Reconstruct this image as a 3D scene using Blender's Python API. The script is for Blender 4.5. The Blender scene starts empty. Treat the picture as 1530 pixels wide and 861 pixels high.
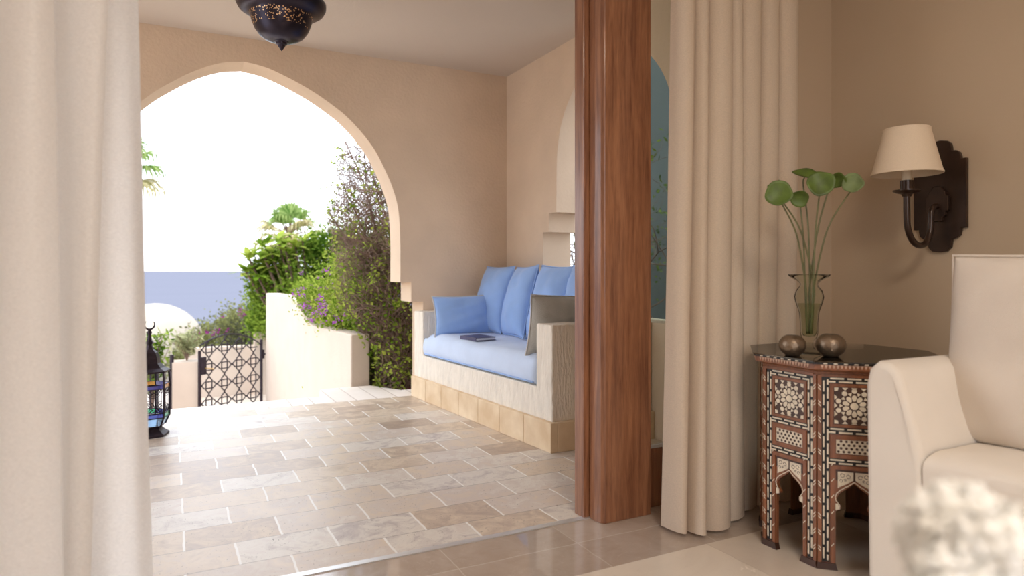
import bpy, bmesh, math, random
from math import sin, cos, pi, radians, sqrt
from mathutils import Vector, Matrix
random.seed(7)
S = bpy.context.scene
COL = S.collection
# ------------------------------------------------------------------ camera, sky, lights
cd = bpy.data.cameras.new('camera'); cam = bpy.data.objects.new('camera', cd); COL.objects.link(cam)
cam.location = (0, 0, 1.0)
cam.rotation_euler = (pi/2, 0, -math.atan2(.455, .8905))
cd.sensor_width = 36; cd.lens = 998/1530*36
cd.shift_y = -25.5/1530
cd.clip_start = .02; cd.clip_end = 60000
cd.dof.use_dof = True; cd.dof.focus_distance = 3.3; cd.dof.aperture_fstop = 2.0
S.camera = cam
S.view_settings.view_transform = 'Standard'; S.view_settings.look = 'None'
S.view_settings.gamma = 1; S.view_settings.use_curve_mapping = False
S.view_settings.exposure = 0.56

w = bpy.data.worlds.new('sky'); S.world = w; w.use_nodes = True
nt = w.node_tree; nt.nodes.clear()
out = nt.nodes.new('ShaderNodeOutputWorld'); bg = nt.nodes.new('ShaderNodeBackground')
tc = nt.nodes.new('ShaderNodeTexCoord'); sp = nt.nodes.new('ShaderNodeSeparateXYZ')
cr = nt.nodes.new('ShaderNodeValToRGB')
cr.color_ramp.elements[0].position = 0.0; cr.color_ramp.elements[0].color = (.57, .585, .62, 1)
cr.color_ramp.elements[1].position = .5; cr.color_ramp.elements[1].color = (.90, .97, 1.08, 1)
e = cr.color_ramp.elements.new(.12); e.color = (.70, .74, .80, 1)
nt.links.new(tc.outputs['Generated'], sp.inputs[0]); nt.links.new(sp.outputs['Z'], cr.inputs[0])
nt.links.new(cr.outputs[0], bg.inputs[0]); bg.inputs[1].default_value = 2.6
nt.links.new(bg.outputs[0], out.inputs[0])

def lamp(name, kind, loc, rot, energy, color, **kw):
    d = bpy.data.lights.new(name, kind); d.energy = energy; d.color = color
    for k, v in kw.items(): setattr(d, k, v)
    o = bpy.data.objects.new(name, d); COL.objects.link(o); o.location = loc; o.rotation_euler = rot
    return o
lamp('sun', 'SUN', (-6, 8, 9), (radians(5), radians(-27), 0), .7, (1, .92, .82), angle=radians(4))
# unseen fill lights added behind the camera and under the room ceiling
lamp('back_fill_light', 'AREA', (-.6, -2.32, 1.5), (radians(90), 0, pi), 50, (1, .97, .93), shape='RECTANGLE', size=2.6, size_y=1.9)
lamp('overhead_fill_light', 'AREA', (.7, -.4, 2.72), (0, 0, 0), 30, (1, .87, .73), shape='DISK', size=.9)

# ------------------------------------------------------------------ materials
def mat(name):
    m = bpy.data.materials.new(name); m.use_nodes = True
    n = m.node_tree; b = n.nodes['Principled BSDF']
    return m, n, b
def N(n, t, **kw):
    x = n.nodes.new(t)
    for k, v in kw.items(): setattr(x, k, v)
    return x
def simple(name, col, rough=.6, metal=0, var=.12, scale=8, bump=0, bscale=60, stretch=None, spec=.5, trans=0, sheen=0, coat=0):
    m, n, b = mat(name)
    t = N(n, 'ShaderNodeTexCoord'); mp = N(n, 'ShaderNodeMapping')
    if stretch: mp.inputs['Scale'].default_value = stretch
    n.links.new(t.outputs['Object'], mp.inputs[0])
    no = N(n, 'ShaderNodeTexNoise'); no.inputs['Scale'].default_value = scale; no.inputs['Detail'].default_value = 5
    n.links.new(mp.outputs[0], no.inputs['Vector'])
    r = N(n, 'ShaderNodeValToRGB')
    r.color_ramp.elements[0].position = .3; r.color_ramp.elements[1].position = .7
    r.color_ramp.elements[0].color = tuple(c*(1-var) for c in col)+(1,)
    r.color_ramp.elements[1].color = tuple(min(1, c*(1+var)) for c in col)+(1,)
    n.links.new(no.outputs[0], r.inputs[0]); n.links.new(r.outputs[0], b.inputs['Base Color'])
    b.inputs['Roughness'].default_value = rough; b.inputs['Metallic'].default_value = metal
    b.inputs['Specular IOR Level'].default_value = spec
    if trans: b.inputs['Transmission Weight'].default_value = trans
    if sheen: b.inputs['Sheen Weight'].default_value = sheen
    if coat: b.inputs['Coat Weight'].default_value = coat; b.inputs['Coat Roughness'].default_value = .12
    if bump:
        n2 = N(n, 'ShaderNodeTexNoise'); n2.inputs['Scale'].default_value = bscale; n2.inputs['Detail'].default_value = 6
        n.links.new(mp.outputs[0], n2.inputs['Vector'])
        bp = N(n, 'ShaderNodeBump'); bp.inputs['Strength'].default_value = bump; bp.inputs['Distance'].default_value = .01
        n.links.new(n2.outputs[0], bp.inputs['Height']); n.links.new(bp.outputs[0], b.inputs['Normal'])
    return m
M = {}
M['plaster'] = simple('terrace_plaster', (.73, .56, .41), .9, var=.05, scale=3, bump=.35, bscale=45, spec=.2)
M['rough_plaster'] = simple('bench_plaster', (.84, .76, .65), .9, var=.08, scale=9, bump=1.0, bscale=26, spec=.2, stretch=(3, 3, .8))
M['ceiling'] = simple('terrace_ceiling_paint', (.64, .54, .45), .9, var=.02, scale=2, bump=.1, bscale=80, spec=.2)
M['wallpaint'] = simple('room_paint', (.58, .45, .32), .85, var=.03, scale=1.5, bump=.06, bscale=120, spec=.25)
M['roomceil'] = simple('room_ceiling_paint', (.75, .68, .6), .9, var=.02)
M['outwall'] = simple('garden_wall_render', (.58, .48, .40), .9, var=.04, scale=4, bump=.2, bscale=50, spec=.2)
M['dome'] = simple('dome_render', (.46, .40, .33), .9, var=.04, scale=2, spec=.2)
M['shade_wall'] = simple('shaded_garden_wall_render', (.040, .045, .045), .5, var=.15, scale=1, spec=.4)  # near-black copy of the wall render, its shade put into the base colour
M['plinth'] = None
M['iron'] = simple('wrought_iron', (.035, .025, .035), .5, metal=.6, var=.3, scale=30)
M['bronze'] = simple('dark_bronze', (.045, .024, .016), .35, metal=.5, var=.25, scale=14, coat=.3)
M['shade'] = simple('lampshade_fabric', (.80, .66, .50), .85, var=.04, scale=300, trans=0)
M['candle'] = simple('candle_sleeve', (.78, .66, .5), .5, var=.03)
M['sofa'] = simple('sofa_linen', (.83, .755, .665), .95, var=.03, scale=5, bump=.25, bscale=500, spec=.15, sheen=.2)
M['sofacush'] = simple('sofa_cushion_linen', (.80, .71, .62), .95, var=.04, scale=6, bump=.3, bscale=420, spec=.15, sheen=.2)
M['blue'] = simple('blue_cotton', (.30, .46, .80), .9, var=.06, scale=7, bump=.25, bscale=350, spec=.15, sheen=.3)
M['blue_seat'] = simple('pale_blue_cotton', (.60, .70, .88), .9, var=.04, scale=7, bump=.25, bscale=350, spec=.15, sheen=.3)
M['grey'] = simple('grey_cotton', (.46, .44, .40), .9, var=.12, scale=12, bump=.4, bscale=200, spec=.15, stretch=(1, 1, 1), sheen=.2)
M['piping'] = simple('cushion_piping', (.62, .60, .58), .9, var=.05)
M['bluepiping'] = simple('blue_cushion_piping', (.33, .47, .76), .9, var=.05)
M['inlaywood'] = simple('walnut_red', (.23, .082, .034), .32, var=.35, scale=14, stretch=(4, 4, .6), coat=.35)
M['darkwood'] = simple('walnut_dark', (.055, .022, .013), .35, var=.3, scale=14, coat=.3)
M['black'] = simple('ebony_inlay', (.008, .007, .007), .3, var=.2)
M['bone'] = simple('mother_of_pearl', (.76, .67, .53), .3, var=.16, scale=40)
M['pinkbone'] = simple('frieze_bone', (.62, .40, .28), .3, var=.16, scale=60)
M['pewter'] = simple('hammered_pewter', (.27, .20, .14), .38, metal=.85, var=.22, scale=22, bump=.35, bscale=60)
M['leafgreen'] = simple('lily_leaf', (.085, .135, .018), .5, var=.35, scale=25)
M['leafpale'] = simple('lily_leaf_underside', (.15, .20, .07), .6, var=.25, scale=25)
M['stem'] = simple('lily_stem', (.14, .14, .06), .5, var=.3, scale=12)
M['petal'] = simple('white_petal', (.93, .92, .88), .8, var=.03, scale=30)
M['vasecer'] = simple('white_ceramic', (.8, .78, .74), .25)
M['tabletopwood'] = simple('coffee_table_wood', (.20, .11, .06), .4, var=.2, stretch=(1, 6, 6))
M['bark'] = simple('bark', (.15, .09, .065), .85, var=.35, scale=14)
M['twig'] = simple('twig', (.22, .145, .11), .85, var=.4, scale=9)
M['trunkpalm'] = simple('palm_trunk', (.42, .26, .17), .9, var=.4, scale=20, stretch=(1, 1, 3))
M['palmdry'] = simple('palm_dry_frond', (.55, .45, .25), .8, var=.2)
M['soil'] = simple('garden_soil', (.13, .09, .05), .95, var=.4, scale=6, bump=.5)
M['lowerfloor'] = simple('path_stone', (.55, .46, .38), .8, var=.1, scale=3)
M['book'] = simple('book_cover', (.05, .04, .10), .4, var=.2)
M['pages'] = simple('book_pages', (.62, .62, .66), .8, var=.1, stretch=(1, 1, 60), scale=20)
M['steel'] = simple('brushed_rail', (.70, .70, .70), .35, metal=.7, var=.05)
M['brass'] = simple('brass', (.6, .4, .16), .35, metal=.9)
M['dustleaf'] = simple('fallen_petals', (.35, .05, .10), .8, var=.3)

def leafmat(name, c1, c2, scale=2.5, tr=.35):
    m = bpy.data.materials.new(name); m.use_nodes = True; n = m.node_tree; n.nodes.clear()
    o = N(n, 'ShaderNodeOutputMaterial'); mx = N(n, 'ShaderNodeMixShader'); d = N(n, 'ShaderNodeBsdfDiffuse'); t = N(n, 'ShaderNodeBsdfTranslucent')
    geo = N(n, 'ShaderNodeNewGeometry'); no = N(n, 'ShaderNodeTexNoise'); no.inputs['Scale'].default_value = scale; no.inputs['Detail'].default_value = 3
    r = N(n, 'ShaderNodeValToRGB'); r.color_ramp.elements[0].color = c1+(1,); r.color_ramp.elements[1].color = c2+(1,)
    r.color_ramp.elements[0].position = .3; r.color_ramp.elements[1].position = .7
    ad = N(n, 'ShaderNodeMath', operation='MULTIPLY_ADD'); ad.inputs[1].default_value = .45
    sb = N(n, 'ShaderNodeMath', operation='SUBTRACT'); sb.inputs[1].default_value = .22
    n.links.new(geo.outputs['Random Per Island'], ad.inputs[0]); n.links.new(no.outputs[0], ad.inputs[2])
    n.links.new(ad.outputs[0], sb.inputs[0]); n.links.new(sb.outputs[0], r.inputs[0])
    n.links.new(r.outputs[0], d.inputs[0]); n.links.new(r.outputs[0], t.inputs[0])
    mx.inputs[0].default_value = tr
    n.links.new(d.outputs[0], mx.inputs[1]); n.links.new(t.outputs[0], mx.inputs[2]); n.links.new(mx.outputs[0], o.inputs[0])
    return m
M['leaf_dark'] = leafmat('foliage_dark', (.035, .07, .012), (.20, .26, .04), 3)
M['leaf_mid'] = leafmat('foliage_mid', (.05, .11, .012), (.26, .36, .05), 3)
M['leaf_lime'] = leafmat('foliage_lime', (.13, .23, .02), (.45, .52, .10), 5, .45)
M['leaf_olive'] = leafmat('foliage_olive', (.07, .07, .05), (.25, .26, .09), 2)
M['leaf_pale'] = leafmat('foliage_pale', (.25, .27, .14), (.50, .50, .28), 2)
M['frond'] = leafmat('palm_frond', (.10, .20, .04), (.36, .46, .16), 3)
M['frond_dry'] = leafmat('palm_frond_dry', (.26, .24, .09), (.55, .48, .27), 3)
M['flower'] = leafmat('bougainvillea_bract', (.30, .04, .42), (.60, .18, .70), 9)
M['flower_dark'] = leafmat('bougainvillea_bract_dark', (.16, .02, .12), (.36, .06, .26), 9)

def curtain_mat(name, c1, tl):
    m = bpy.data.materials.new(name); m.use_nodes = True; n = m.node_tree; n.nodes.clear()
    o = N(n, 'ShaderNodeOutputMaterial'); mx = N(n, 'ShaderNodeMixShader'); d = N(n, 'ShaderNodeBsdfDiffuse'); t = N(n, 'ShaderNodeBsdfTranslucent')
    tcn = N(n, 'ShaderNodeTexCoord'); mp = N(n, 'ShaderNodeMapping'); mp.inputs['Scale'].default_value = (2.2, 2.2, 9)
    no = N(n, 'ShaderNodeTexNoise'); no.inputs['Scale'].default_value = 70; no.inputs['Detail'].default_value = 6
    r = N(n, 'ShaderNodeValToRGB'); r.color_ramp.elements[0].color = tuple(c*.93 for c in c1)+(1,); r.color_ramp.elements[1].color = tuple(min(1, c*1.05) for c in c1)+(1,)
    r.color_ramp.elements[0].position = .35; r.color_ramp.elements[1].position = .65
    bp = N(n, 'ShaderNodeBump'); bp.inputs['Strength'].default_value = .35; bp.inputs['Distance'].default_value = .003
    n.links.new(tcn.outputs['Object'], mp.inputs[0]); n.links.new(mp.outputs[0], no.inputs['Vector']); n.links.new(no.outputs[0], r.inputs[0])
    n.links.new(no.outputs[0], bp.inputs['Height'])
    for s in (d, t): n.links.new(r.outputs[0], s.inputs[0]); n.links.new(bp.outputs[0], s.inputs['Normal'])
    mx.inputs[0].default_value = tl
    n.links.new(d.outputs[0], mx.inputs[1]); n.links.new(t.outputs[0], mx.inputs[2]); n.links.new(mx.outputs[0], o.inputs[0])
    return m
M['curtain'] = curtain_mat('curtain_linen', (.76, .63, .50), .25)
M['curtain_left'] = curtain_mat('curtain_linen_backlight_tint', (.93, .90, .865), .55)  # paler copy of the linen, backlight partly put into the colour

def wood_mat():
    m, n, b = mat('oiled_hardwood')
    t = N(n, 'ShaderNodeTexCoord'); mp = N(n, 'ShaderNodeMapping'); mp.inputs['Scale'].default_value = (9, 9, .55)
    n.links.new(t.outputs['Object'], mp.inputs[0])
    no = N(n, 'ShaderNodeTexNoise'); no.inputs['Scale'].default_value = 5; no.inputs['Detail'].default_value = 7; no.inputs['Distortion'].default_value = .6
    wv = N(n, 'ShaderNodeTexNoise'); wv.inputs['Scale'].default_value = 40; wv.inputs['Detail'].default_value = 3
    n.links.new(mp.outputs[0], no.inputs['Vector']); n.links.new(mp.outputs[0], wv.inputs['Vector'])
    ad = N(n, 'ShaderNodeMath', operation='MULTIPLY_ADD'); ad.inputs[1].default_value = .35
    n.links.new(wv.outputs[0], ad.inputs[0]); n.links.new(no.outputs[0], ad.inputs[2])
    r = N(n, 'ShaderNodeValToRGB'); r.color_ramp.elements[0].position = .45; r.color_ramp.elements[1].position = .9
    r.color_ramp.elements[0].color = (.15, .052, .024, 1); r.color_ramp.elements[1].color = (.38, .165, .078, 1)
    n.links.new(ad.outputs[0], r.inputs[0]); n.links.new(r.outputs[0], b.inputs['Base Color'])
    b.inputs['Roughness'].default_value = .38; b.inputs['Coat Weight'].default_value = .5; b.inputs['Coat Roughness'].default_value = .13
    return m
M['wood'] = wood_mat()

def tile_mat(name, x0, y0, tw, th, ramp, gx, gy, jx, jy, rough=.55, offset=.5, bump=.3, pits=True, spec=.5, veins=False, nscale=9):
    """stone slabs in courses along X; gx, gy are joint half widths, jx / jy joint colours"""
    m, n, b = mat(name); L = n.links.new
    def math_(op, a, bb=None, c=None):
        x = N(n, 'ShaderNodeMath', operation=op)
        for i, v in enumerate((a, bb, c)):
            if v is None: continue
            if isinstance(v, (int, float)): x.inputs[i].default_value = v
            else: L(v, x.inputs[i])
        return x.outputs[0]
    g = N(n, 'ShaderNodeTexCoord'); sp = N(n, 'ShaderNodeSeparateXYZ')
    wob = N(n, 'ShaderNodeTexNoise'); wob.inputs['Scale'].default_value = 9; L(g.outputs['Object'], wob.inputs['Vector'])
    L(g.outputs['Object'], sp.inputs[0])
    wv = math_('MULTIPLY_ADD', wob.outputs[0], .012, -.006)
    X = math_('ADD', sp.outputs[0], wv); Y = math_('ADD', sp.outputs[1], wv)
    v = math_('DIVIDE', math_('SUBTRACT', Y, y0), th); row = math_('FLOOR', v); fv = math_('FRACT', v)
    par = math_('MODULO', math_('ABSOLUTE', row), 2)
    u = math_('ADD', math_('DIVIDE', math_('SUBTRACT', X, x0), tw), math_('MULTIPLY', par, offset))
    col = math_('FLOOR', u); fu = math_('FRACT', u)
    cv = N(n, 'ShaderNodeCombineXYZ'); L(col, cv.inputs[0]); L(row, cv.inputs[1])
    wn = N(n, 'ShaderNodeTexWhiteNoise', noise_dimensions='2D'); L(cv.outputs[0], wn.inputs['Vector'])
    du = math_('MULTIPLY', math_('MINIMUM', fu, math_('SUBTRACT', 1, fu)), tw)
    dv = math_('MULTIPLY', math_('MINIMUM', fv, math_('SUBTRACT', 1, fv)), th)
    mu = math_('LESS_THAN', du, gx); mv = math_('LESS_THAN', dv, gy)
    # stone colour: each slab a tone of its own plus clouding
    off = N(n, 'ShaderNodeVectorMath', operation='MULTIPLY_ADD'); L(wn.outputs['Color'], off.inputs[0]); off.inputs[1].default_value = (7, 7, 7); L(g.outputs['Object'], off.inputs[2])
    cl = N(n, 'ShaderNodeTexNoise'); cl.inputs['Scale'].default_value = nscale; cl.inputs['Detail'].default_value = 9; cl.inputs['Roughness'].default_value = .68; cl.inputs['Distortion'].default_value = .8
    L(off.outputs[0], cl.inputs['Vector'])
    f = math_('ADD', math_('MULTIPLY', wn.outputs['Value'], .72), math_('MULTIPLY', math_('SUBTRACT', cl.outputs[0], .36), 1.1))
    r = N(n, 'ShaderNodeValToRGB'); els = r.color_ramp.elements
    els[0].position = ramp[0][0]; els[0].color = ramp[0][1]+(1,); els[1].position = ramp[-1][0]; els[1].color = ramp[-1][1]+(1,)
    for p_, c_ in ramp[1:-1]: els.new(p_).color = c_+(1,)
    L(f, r.inputs[0]); c = r.outputs[0]
    height = cl.outputs[0]
    if pits:
        pn = N(n, 'ShaderNodeTexNoise'); pn.inputs['Scale'].default_value = 120; pn.inputs['Detail'].default_value = 4; L(off.outputs[0], pn.inputs['Vector'])
        pm = math_('MULTIPLY', math_('LESS_THAN', pn.outputs[0], .325), math_('GREATER_THAN', cl.outputs[0], .47))
        mp_ = N(n, 'ShaderNodeMix', data_type='RGBA'); L(pm, mp_.inputs['Factor']); L(c, mp_.inputs[6]); mp_.inputs[7].default_value = (.20, .15, .11, 1); c = mp_.outputs[2]
    if veins:
        vn = N(n, 'ShaderNodeTexNoise'); vn.inputs['Scale'].default_value = 5; vn.inputs['Detail'].default_value = 8; vn.inputs['Distortion'].default_value = 1.5; L(off.outputs[0], vn.inputs['Vector'])
        vm = math_('LESS_THAN', math_('ABSOLUTE', math_('SUBTRACT', vn.outputs[0], .5)), .003)
        mp_ = N(n, 'ShaderNodeMix', data_type='RGBA'); L(math_('MULTIPLY', vm, .3), mp_.inputs['Factor']); L(c, mp_.inputs[6]); mp_.inputs[7].default_value = (.62, .52, .42, 1); c = mp_.outputs[2]
    for mask, jc in ((mv, jy), (mu, jx)):
        k = N(n, 'ShaderNodeMix', data_type='RGBA'); L(mask, k.inputs['Factor']); L(c, k.inputs[6]); k.inputs[7].default_value = jc+(1,); c = k.outputs[2]
    L(c, b.inputs['Base Color'])
    b.inputs['Specular IOR Level'].default_value = spec
    rr = math_('MULTIPLY_ADD', cl.outputs[0], .3, rough-.15); L(rr, b.inputs['Roughness'])
    h = math_('SUBTRACT', math_('MULTIPLY', height, .5), math_('MAXIMUM', mu, mv))
    bp = N(n, 'ShaderNodeBump'); bp.inputs['Strength'].default_value = bump; bp.inputs['Distance'].default_value = .004
    L(h, bp.inputs['Height']); L(bp.outputs[0], b.inputs['Normal'])
    return m
M['travertine'] = tile_mat('travertine_slabs', .211, 2.447, .334, .2065,
    [(.03, (.40, .30, .235)), (.20, (.50, .39, .30)), (.42, (.68, .56, .43)), (.62, (.62, .53, .46)), (.80, (.72, .66, .58)), (1.0, (.50, .43, .40))],
    .0042, .0018, (.86, .83, .78), (.30, .25, .21), rough=.36, bump=.4, spec=.36)
M['marble'] = tile_mat('cream_marble', .2, 1.86, .62, .9, [(.1, (.62, .52, .42)), (.9, (.74, .65, .54))], .001, .001, (.5, .42, .33), (.5, .42, .33), rough=.22, bump=.02, pits=False, veins=True, nscale=3)
M['marble_border'] = tile_mat('brown_marble', 1.33, 2.075, .47, .45, [(.1, (.36, .28, .225)), (.9, (.52, .43, .36))], .0018, .0018, (.58, .5, .42), (.62, .54, .46), rough=.07, bump=.02, pits=False, veins=True, offset=0, spec=1.0)
M['coping'] = tile_mat('white_coping', .0, 5.0, .16, .9, [(.1, (.74, .66, .58)), (.9, (.84, .77, .70))], .005, .001, (.55, .47, .4), (.6, .5, .4), rough=.6, pits=False, offset=0)

def plinth_mat():
    m, n, b = mat('honey_limestone')
    t = N(n, 'ShaderNodeTexCoord'); no = N(n, 'ShaderNodeTexNoise'); no.inputs['Scale'].default_value = 6; no.inputs['Detail'].default_value = 6
    n.links.new(t.outputs['Object'], no.inputs['Vector'])
    r = N(n, 'ShaderNodeValToRGB'); r.color_ramp.elements[0].color = (.66, .47, .28, 1); r.color_ramp.elements[1].color = (.84, .67, .46, 1)
    r.color_ramp.elements[0].position = .3; r.color_ramp.elements[1].position = .7
    n.links.new(no.outputs[0], r.inputs[0]); n.links.new(r.outputs[0], b.inputs['Base Color']); b.inputs['Roughness'].default_value = .7
    return m
M['plinth'] = plinth_mat()

def glass(name, col=(1, 1, 1), rough=0, ior=1.45):
    m, n, b = mat(name)
    b.inputs['Base Color'].default_value = col+(1,); b.inputs['Transmission Weight'].default_value = 1
    b.inputs['Roughness'].default_value = rough; b.inputs['IOR'].default_value = ior
    return m
def pane_mat(name, col, refl):
    m = bpy.data.materials.new(name); m.use_nodes = True; n = m.node_tree; n.nodes.clear()
    o = N(n, 'ShaderNodeOutputMaterial'); mx = N(n, 'ShaderNodeMixShader'); g = N(n, 'ShaderNodeBsdfGlossy'); t = N(n, 'ShaderNodeBsdfTransparent')
    g.inputs['Roughness'].default_value = .02; t.inputs[0].default_value = col+(1,)
    lw = N(n, 'ShaderNodeLayerWeight'); lw.inputs[0].default_value = refl
    n.links.new(lw.outputs['Fresnel'], mx.inputs[0]); n.links.new(t.outputs[0], mx.inputs[1]); n.links.new(g.outputs[0], mx.inputs[2]); n.links.new(mx.outputs[0], o.inputs[0])
    return m
M['vaseglass'] = pane_mat('clear_glass', (.965, .975, .95), .07)
M['water'] = pane_mat('vase_water', (.86, .88, .80), .05)
M['pane'] = pane_mat('door_glass', (.90, .93, .90), .25)
M['arch_pane'] = pane_mat('tinted_window_glass', (.80, .84, .82), .05)
M['topglass'] = pane_mat('table_glass', (.97, .97, .97), .62)
M['lampglass'] = pane_mat('lantern_clear_glass', (.95, .97, 1), .15)
for k, c in dict(lblue=(.10, .12, .75), lamber=(.95, .35, .03), lgreen=(.02, .45, .15), lsky=(.35, .55, .8)).items():
    M[k] = simple('lantern_glass_'+k[1:], c, .15, var=.1, trans=.6)

def seamat():
    m = bpy.data.materials.new('sea_water'); m.use_nodes = True; n = m.node_tree; b = n.nodes['Principled BSDF']
    t = N(n, 'ShaderNodeTexCoord'); mp = N(n, 'ShaderNodeMapping'); mp.inputs['Scale'].default_value = (.004, .02, 1)
    no = N(n, 'ShaderNodeTexNoise'); no.inputs['Scale'].default_value = 1; no.inputs['Detail'].default_value = 5
    r = N(n, 'ShaderNodeValToRGB'); r.color_ramp.elements[0].color = (.135, .14, .175, 1); r.color_ramp.elements[1].color = (.155, .16, .195, 1)
    n.links.new(t.outputs['Object'], mp.inputs[0]); n.links.new(mp.outputs[0], no.inputs['Vector']); n.links.new(no.outputs[0], r.inputs[0]); n.links.new(r.outputs[0], b.inputs['Base Color'])
    b.inputs['Roughness'].default_value = .9; b.inputs['Specular IOR Level'].default_value = .0
    return m
M['sea'] = seamat()
def lampmetal():
    m, n, b = mat('pierced_blackened_metal'); L = n.links.new
    t = N(n, 'ShaderNodeTexCoord'); sp = N(n, 'ShaderNodeSeparateXYZ'); L(t.outputs['Object'], sp.inputs[0])
    vo = N(n, 'ShaderNodeTexVoronoi'); vo.inputs['Scale'].default_value = 88; L(t.outputs['Object'], vo.inputs['Vector'])
    no = N(n, 'ShaderNodeTexNoise'); no.inputs['Scale'].default_value = 9; L(t.outputs['Object'], no.inputs['Vector'])
    a = N(n, 'ShaderNodeMath', operation='LESS_THAN'); a.inputs[1].default_value = .36; L(vo.outputs['Distance'], a.inputs[0])
    def rng(lo, hi):
        m1 = N(n, 'ShaderNodeMath', operation='GREATER_THAN'); L(sp.outputs[2], m1.inputs[0]); m1.inputs[1].default_value = lo
        m2 = N(n, 'ShaderNodeMath', operation='LESS_THAN'); L(sp.outputs[2], m2.inputs[0]); m2.inputs[1].default_value = hi
        q = N(n, 'ShaderNodeMath', operation='MULTIPLY'); L(m1.outputs[0], q.inputs[0]); L(m2.outputs[0], q.inputs[1]); return q.outputs[0]
    z = rng(.118, .186)
    c = N(n, 'ShaderNodeMath', operation='GREATER_THAN'); c.inputs[1].default_value = .40; L(no.outputs[0], c.inputs[0])
    q = N(n, 'ShaderNodeMath', operation='MULTIPLY'); L(a.outputs[0], q.inputs[0]); L(z, q.inputs[1])
    q2 = N(n, 'ShaderNodeMath', operation='MULTIPLY'); L(q.outputs[0], q2.inputs[0]); L(c.outputs[0], q2.inputs[1])
    mx = N(n, 'ShaderNodeMix', data_type='RGBA'); L(q2.outputs[0], mx.inputs['Factor']); mx.inputs[6].default_value = (.035, .028, .042, 1); mx.inputs[7].default_value = (.75, .48, .26, 1)
    L(mx.outputs[2], b.inputs['Base Color']); b.inputs['Metallic'].default_value = .75; b.inputs['Roughness'].default_value = .3
    return m
M['lampmetal'] = lampmetal()

# ------------------------------------------------------------------ mesh helpers
class MB:
    def __init__(s): s.v = []; s.f = []; s.mi = []; s.cur = 0
    def add(s, vs, fs):
        b = len(s.v); s.v += [tuple(x) for x in vs]; s.f += [tuple(i+b for i in f) for f in fs]; s.mi += [s.cur]*len(fs)
    def box(s, x0, x1, y0, y1, z0, z1):
        s.add([(x0,y0,z0),(x1,y0,z0),(x1,y1,z0),(x0,y1,z0),(x0,y0,z1),(x1,y0,z1),(x1,y1,z1),(x0,y1,z1)],
              [(0,3,2,1),(4,5,6,7),(0,1,5,4),(1,2,6,5),(2,3,7,6),(3,0,4,7)])
    def prism(s, pts, z0, z1):
        """pts: CCW plan polygon; handles concave with a triangulated ngon"""
        n = len(pts)
        s.add([(x,y,z0) for x,y in pts]+[(x,y,z1) for x,y in pts],
              [tuple(range(n-1,-1,-1)), tuple(range(n,2*n))]+[(i,(i+1)%n,n+(i+1)%n,n+i) for i in range(n)])
    def frame_prism(s, pts, fn0, fn1):
        """polygon in a face plane; fn0/fn1 map (u,v)->3D back/front"""
        n = len(pts)
        s.add([fn0(*p) for p in pts]+[fn1(*p) for p in pts],
              [tuple(range(n-1,-1,-1)), tuple(range(n,2*n))]+[(i,(i+1)%n,n+(i+1)%n,n+i) for i in range(n)])
    def lathe(s, prof, c=(0,0,0), n=32, sq=1):
        vs = []; fs = []
        for r, z in prof:
            for i in range(n):
                a = 2*pi*i/n; vs.append((c[0]+r*cos(a), c[1]+r*sin(a)*sq, c[2]+z))
        for k in range(len(prof)-1):
            for i in range(n):
                j = (i+1) % n; fs.append((k*n+i, k*n+j, (k+1)*n+j, (k+1)*n+i))
        s.add(vs, fs)
    def tube(s, pts, r, n=8, cap=True):
        pts = [Vector(p) for p in pts]; m = len(pts)
        rs = r if isinstance(r, (list, tuple)) else [r]*m
        up = Vector((0,0,1)); vs = []
        prev = None
        for i, p in enumerate(pts):
            d = (pts[min(i+1,m-1)]-pts[max(i-1,0)])
            if d.length < 1e-9: d = Vector((0,0,1))
            d.normalize()
            if prev is None:
                a = d.cross(up)
                if a.length < .1: a = d.cross(Vector((1,0,0)))
            else: a = prev - d*prev.dot(d)
            a.normalize(); prev = a; b = d.cross(a)
            for k in range(n):
                t = 2*pi*k/n; vs.append(p+(a*cos(t)+b*sin(t))*rs[i])
        fs = [(i*n+k, i*n+(k+1)%n, (i+1)*n+(k+1)%n, (i+1)*n+k) for i in range(m-1) for k in range(n)]
        if cap: fs += [tuple(range(n-1,-1,-1)), tuple((m-1)*n+k for k in range(n))]
        s.add(vs, fs)
    def sphere(s, c, r, nu=16, nv=10, sc=(1,1,1)):
        prof = [(max(1e-4, sin(pi*i/nv)), -cos(pi*i/nv)) for i in range(nv+1)]
        b = len(s.v); s.lathe(prof, (0,0,0), nu)
        for i in range(b, len(s.v)):
            x,y,z = s.v[i]; s.v[i] = (c[0]+x*r*sc[0], c[1]+y*r*sc[1], c[2]+z*r*sc[2])
    def build(s, name, m, parent=None, smooth=False, bevel=0, seg=2, recalc=True, origin=None):
        me = bpy.data.meshes.new(name)
        vs = s.v
        if origin is not None: vs = [(x-origin[0], y-origin[1], z-origin[2]) for x,y,z in vs]
        me.from_pydata(vs, [], s.f); me.update()
        ms = m if isinstance(m, (list, tuple)) else [m]
        for x in ms: me.materials.append(x)
        if len(ms) > 1:
            for p, k in zip(me.polygons, s.mi): p.material_index = k
        if recalc:
            bm = bmesh.new(); bm.from_mesh(me)
            bmesh.ops.recalc_face_normals(bm, faces=bm.faces); bm.to_mesh(me); bm.free()
        if smooth:
            for p in me.polygons: p.use_smooth = True
        o = bpy.data.objects.new(name, me); COL.objects.link(o)
        if origin is not None: o.location = origin
        if parent: o.parent = parent
        if bevel:
            b = o.modifiers.new('bevel', 'BEVEL'); b.width = bevel; b.segments = seg; b.limit_method = 'ANGLE'; b.angle_limit = radians(40); b.harden_normals = False
        return o
def smooth_angle(o, ang=40):
    me = o.data
    for p in me.polygons: p.use_smooth = True
    me.set_sharp_from_angle(angle=radians(ang))
    return o
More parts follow.
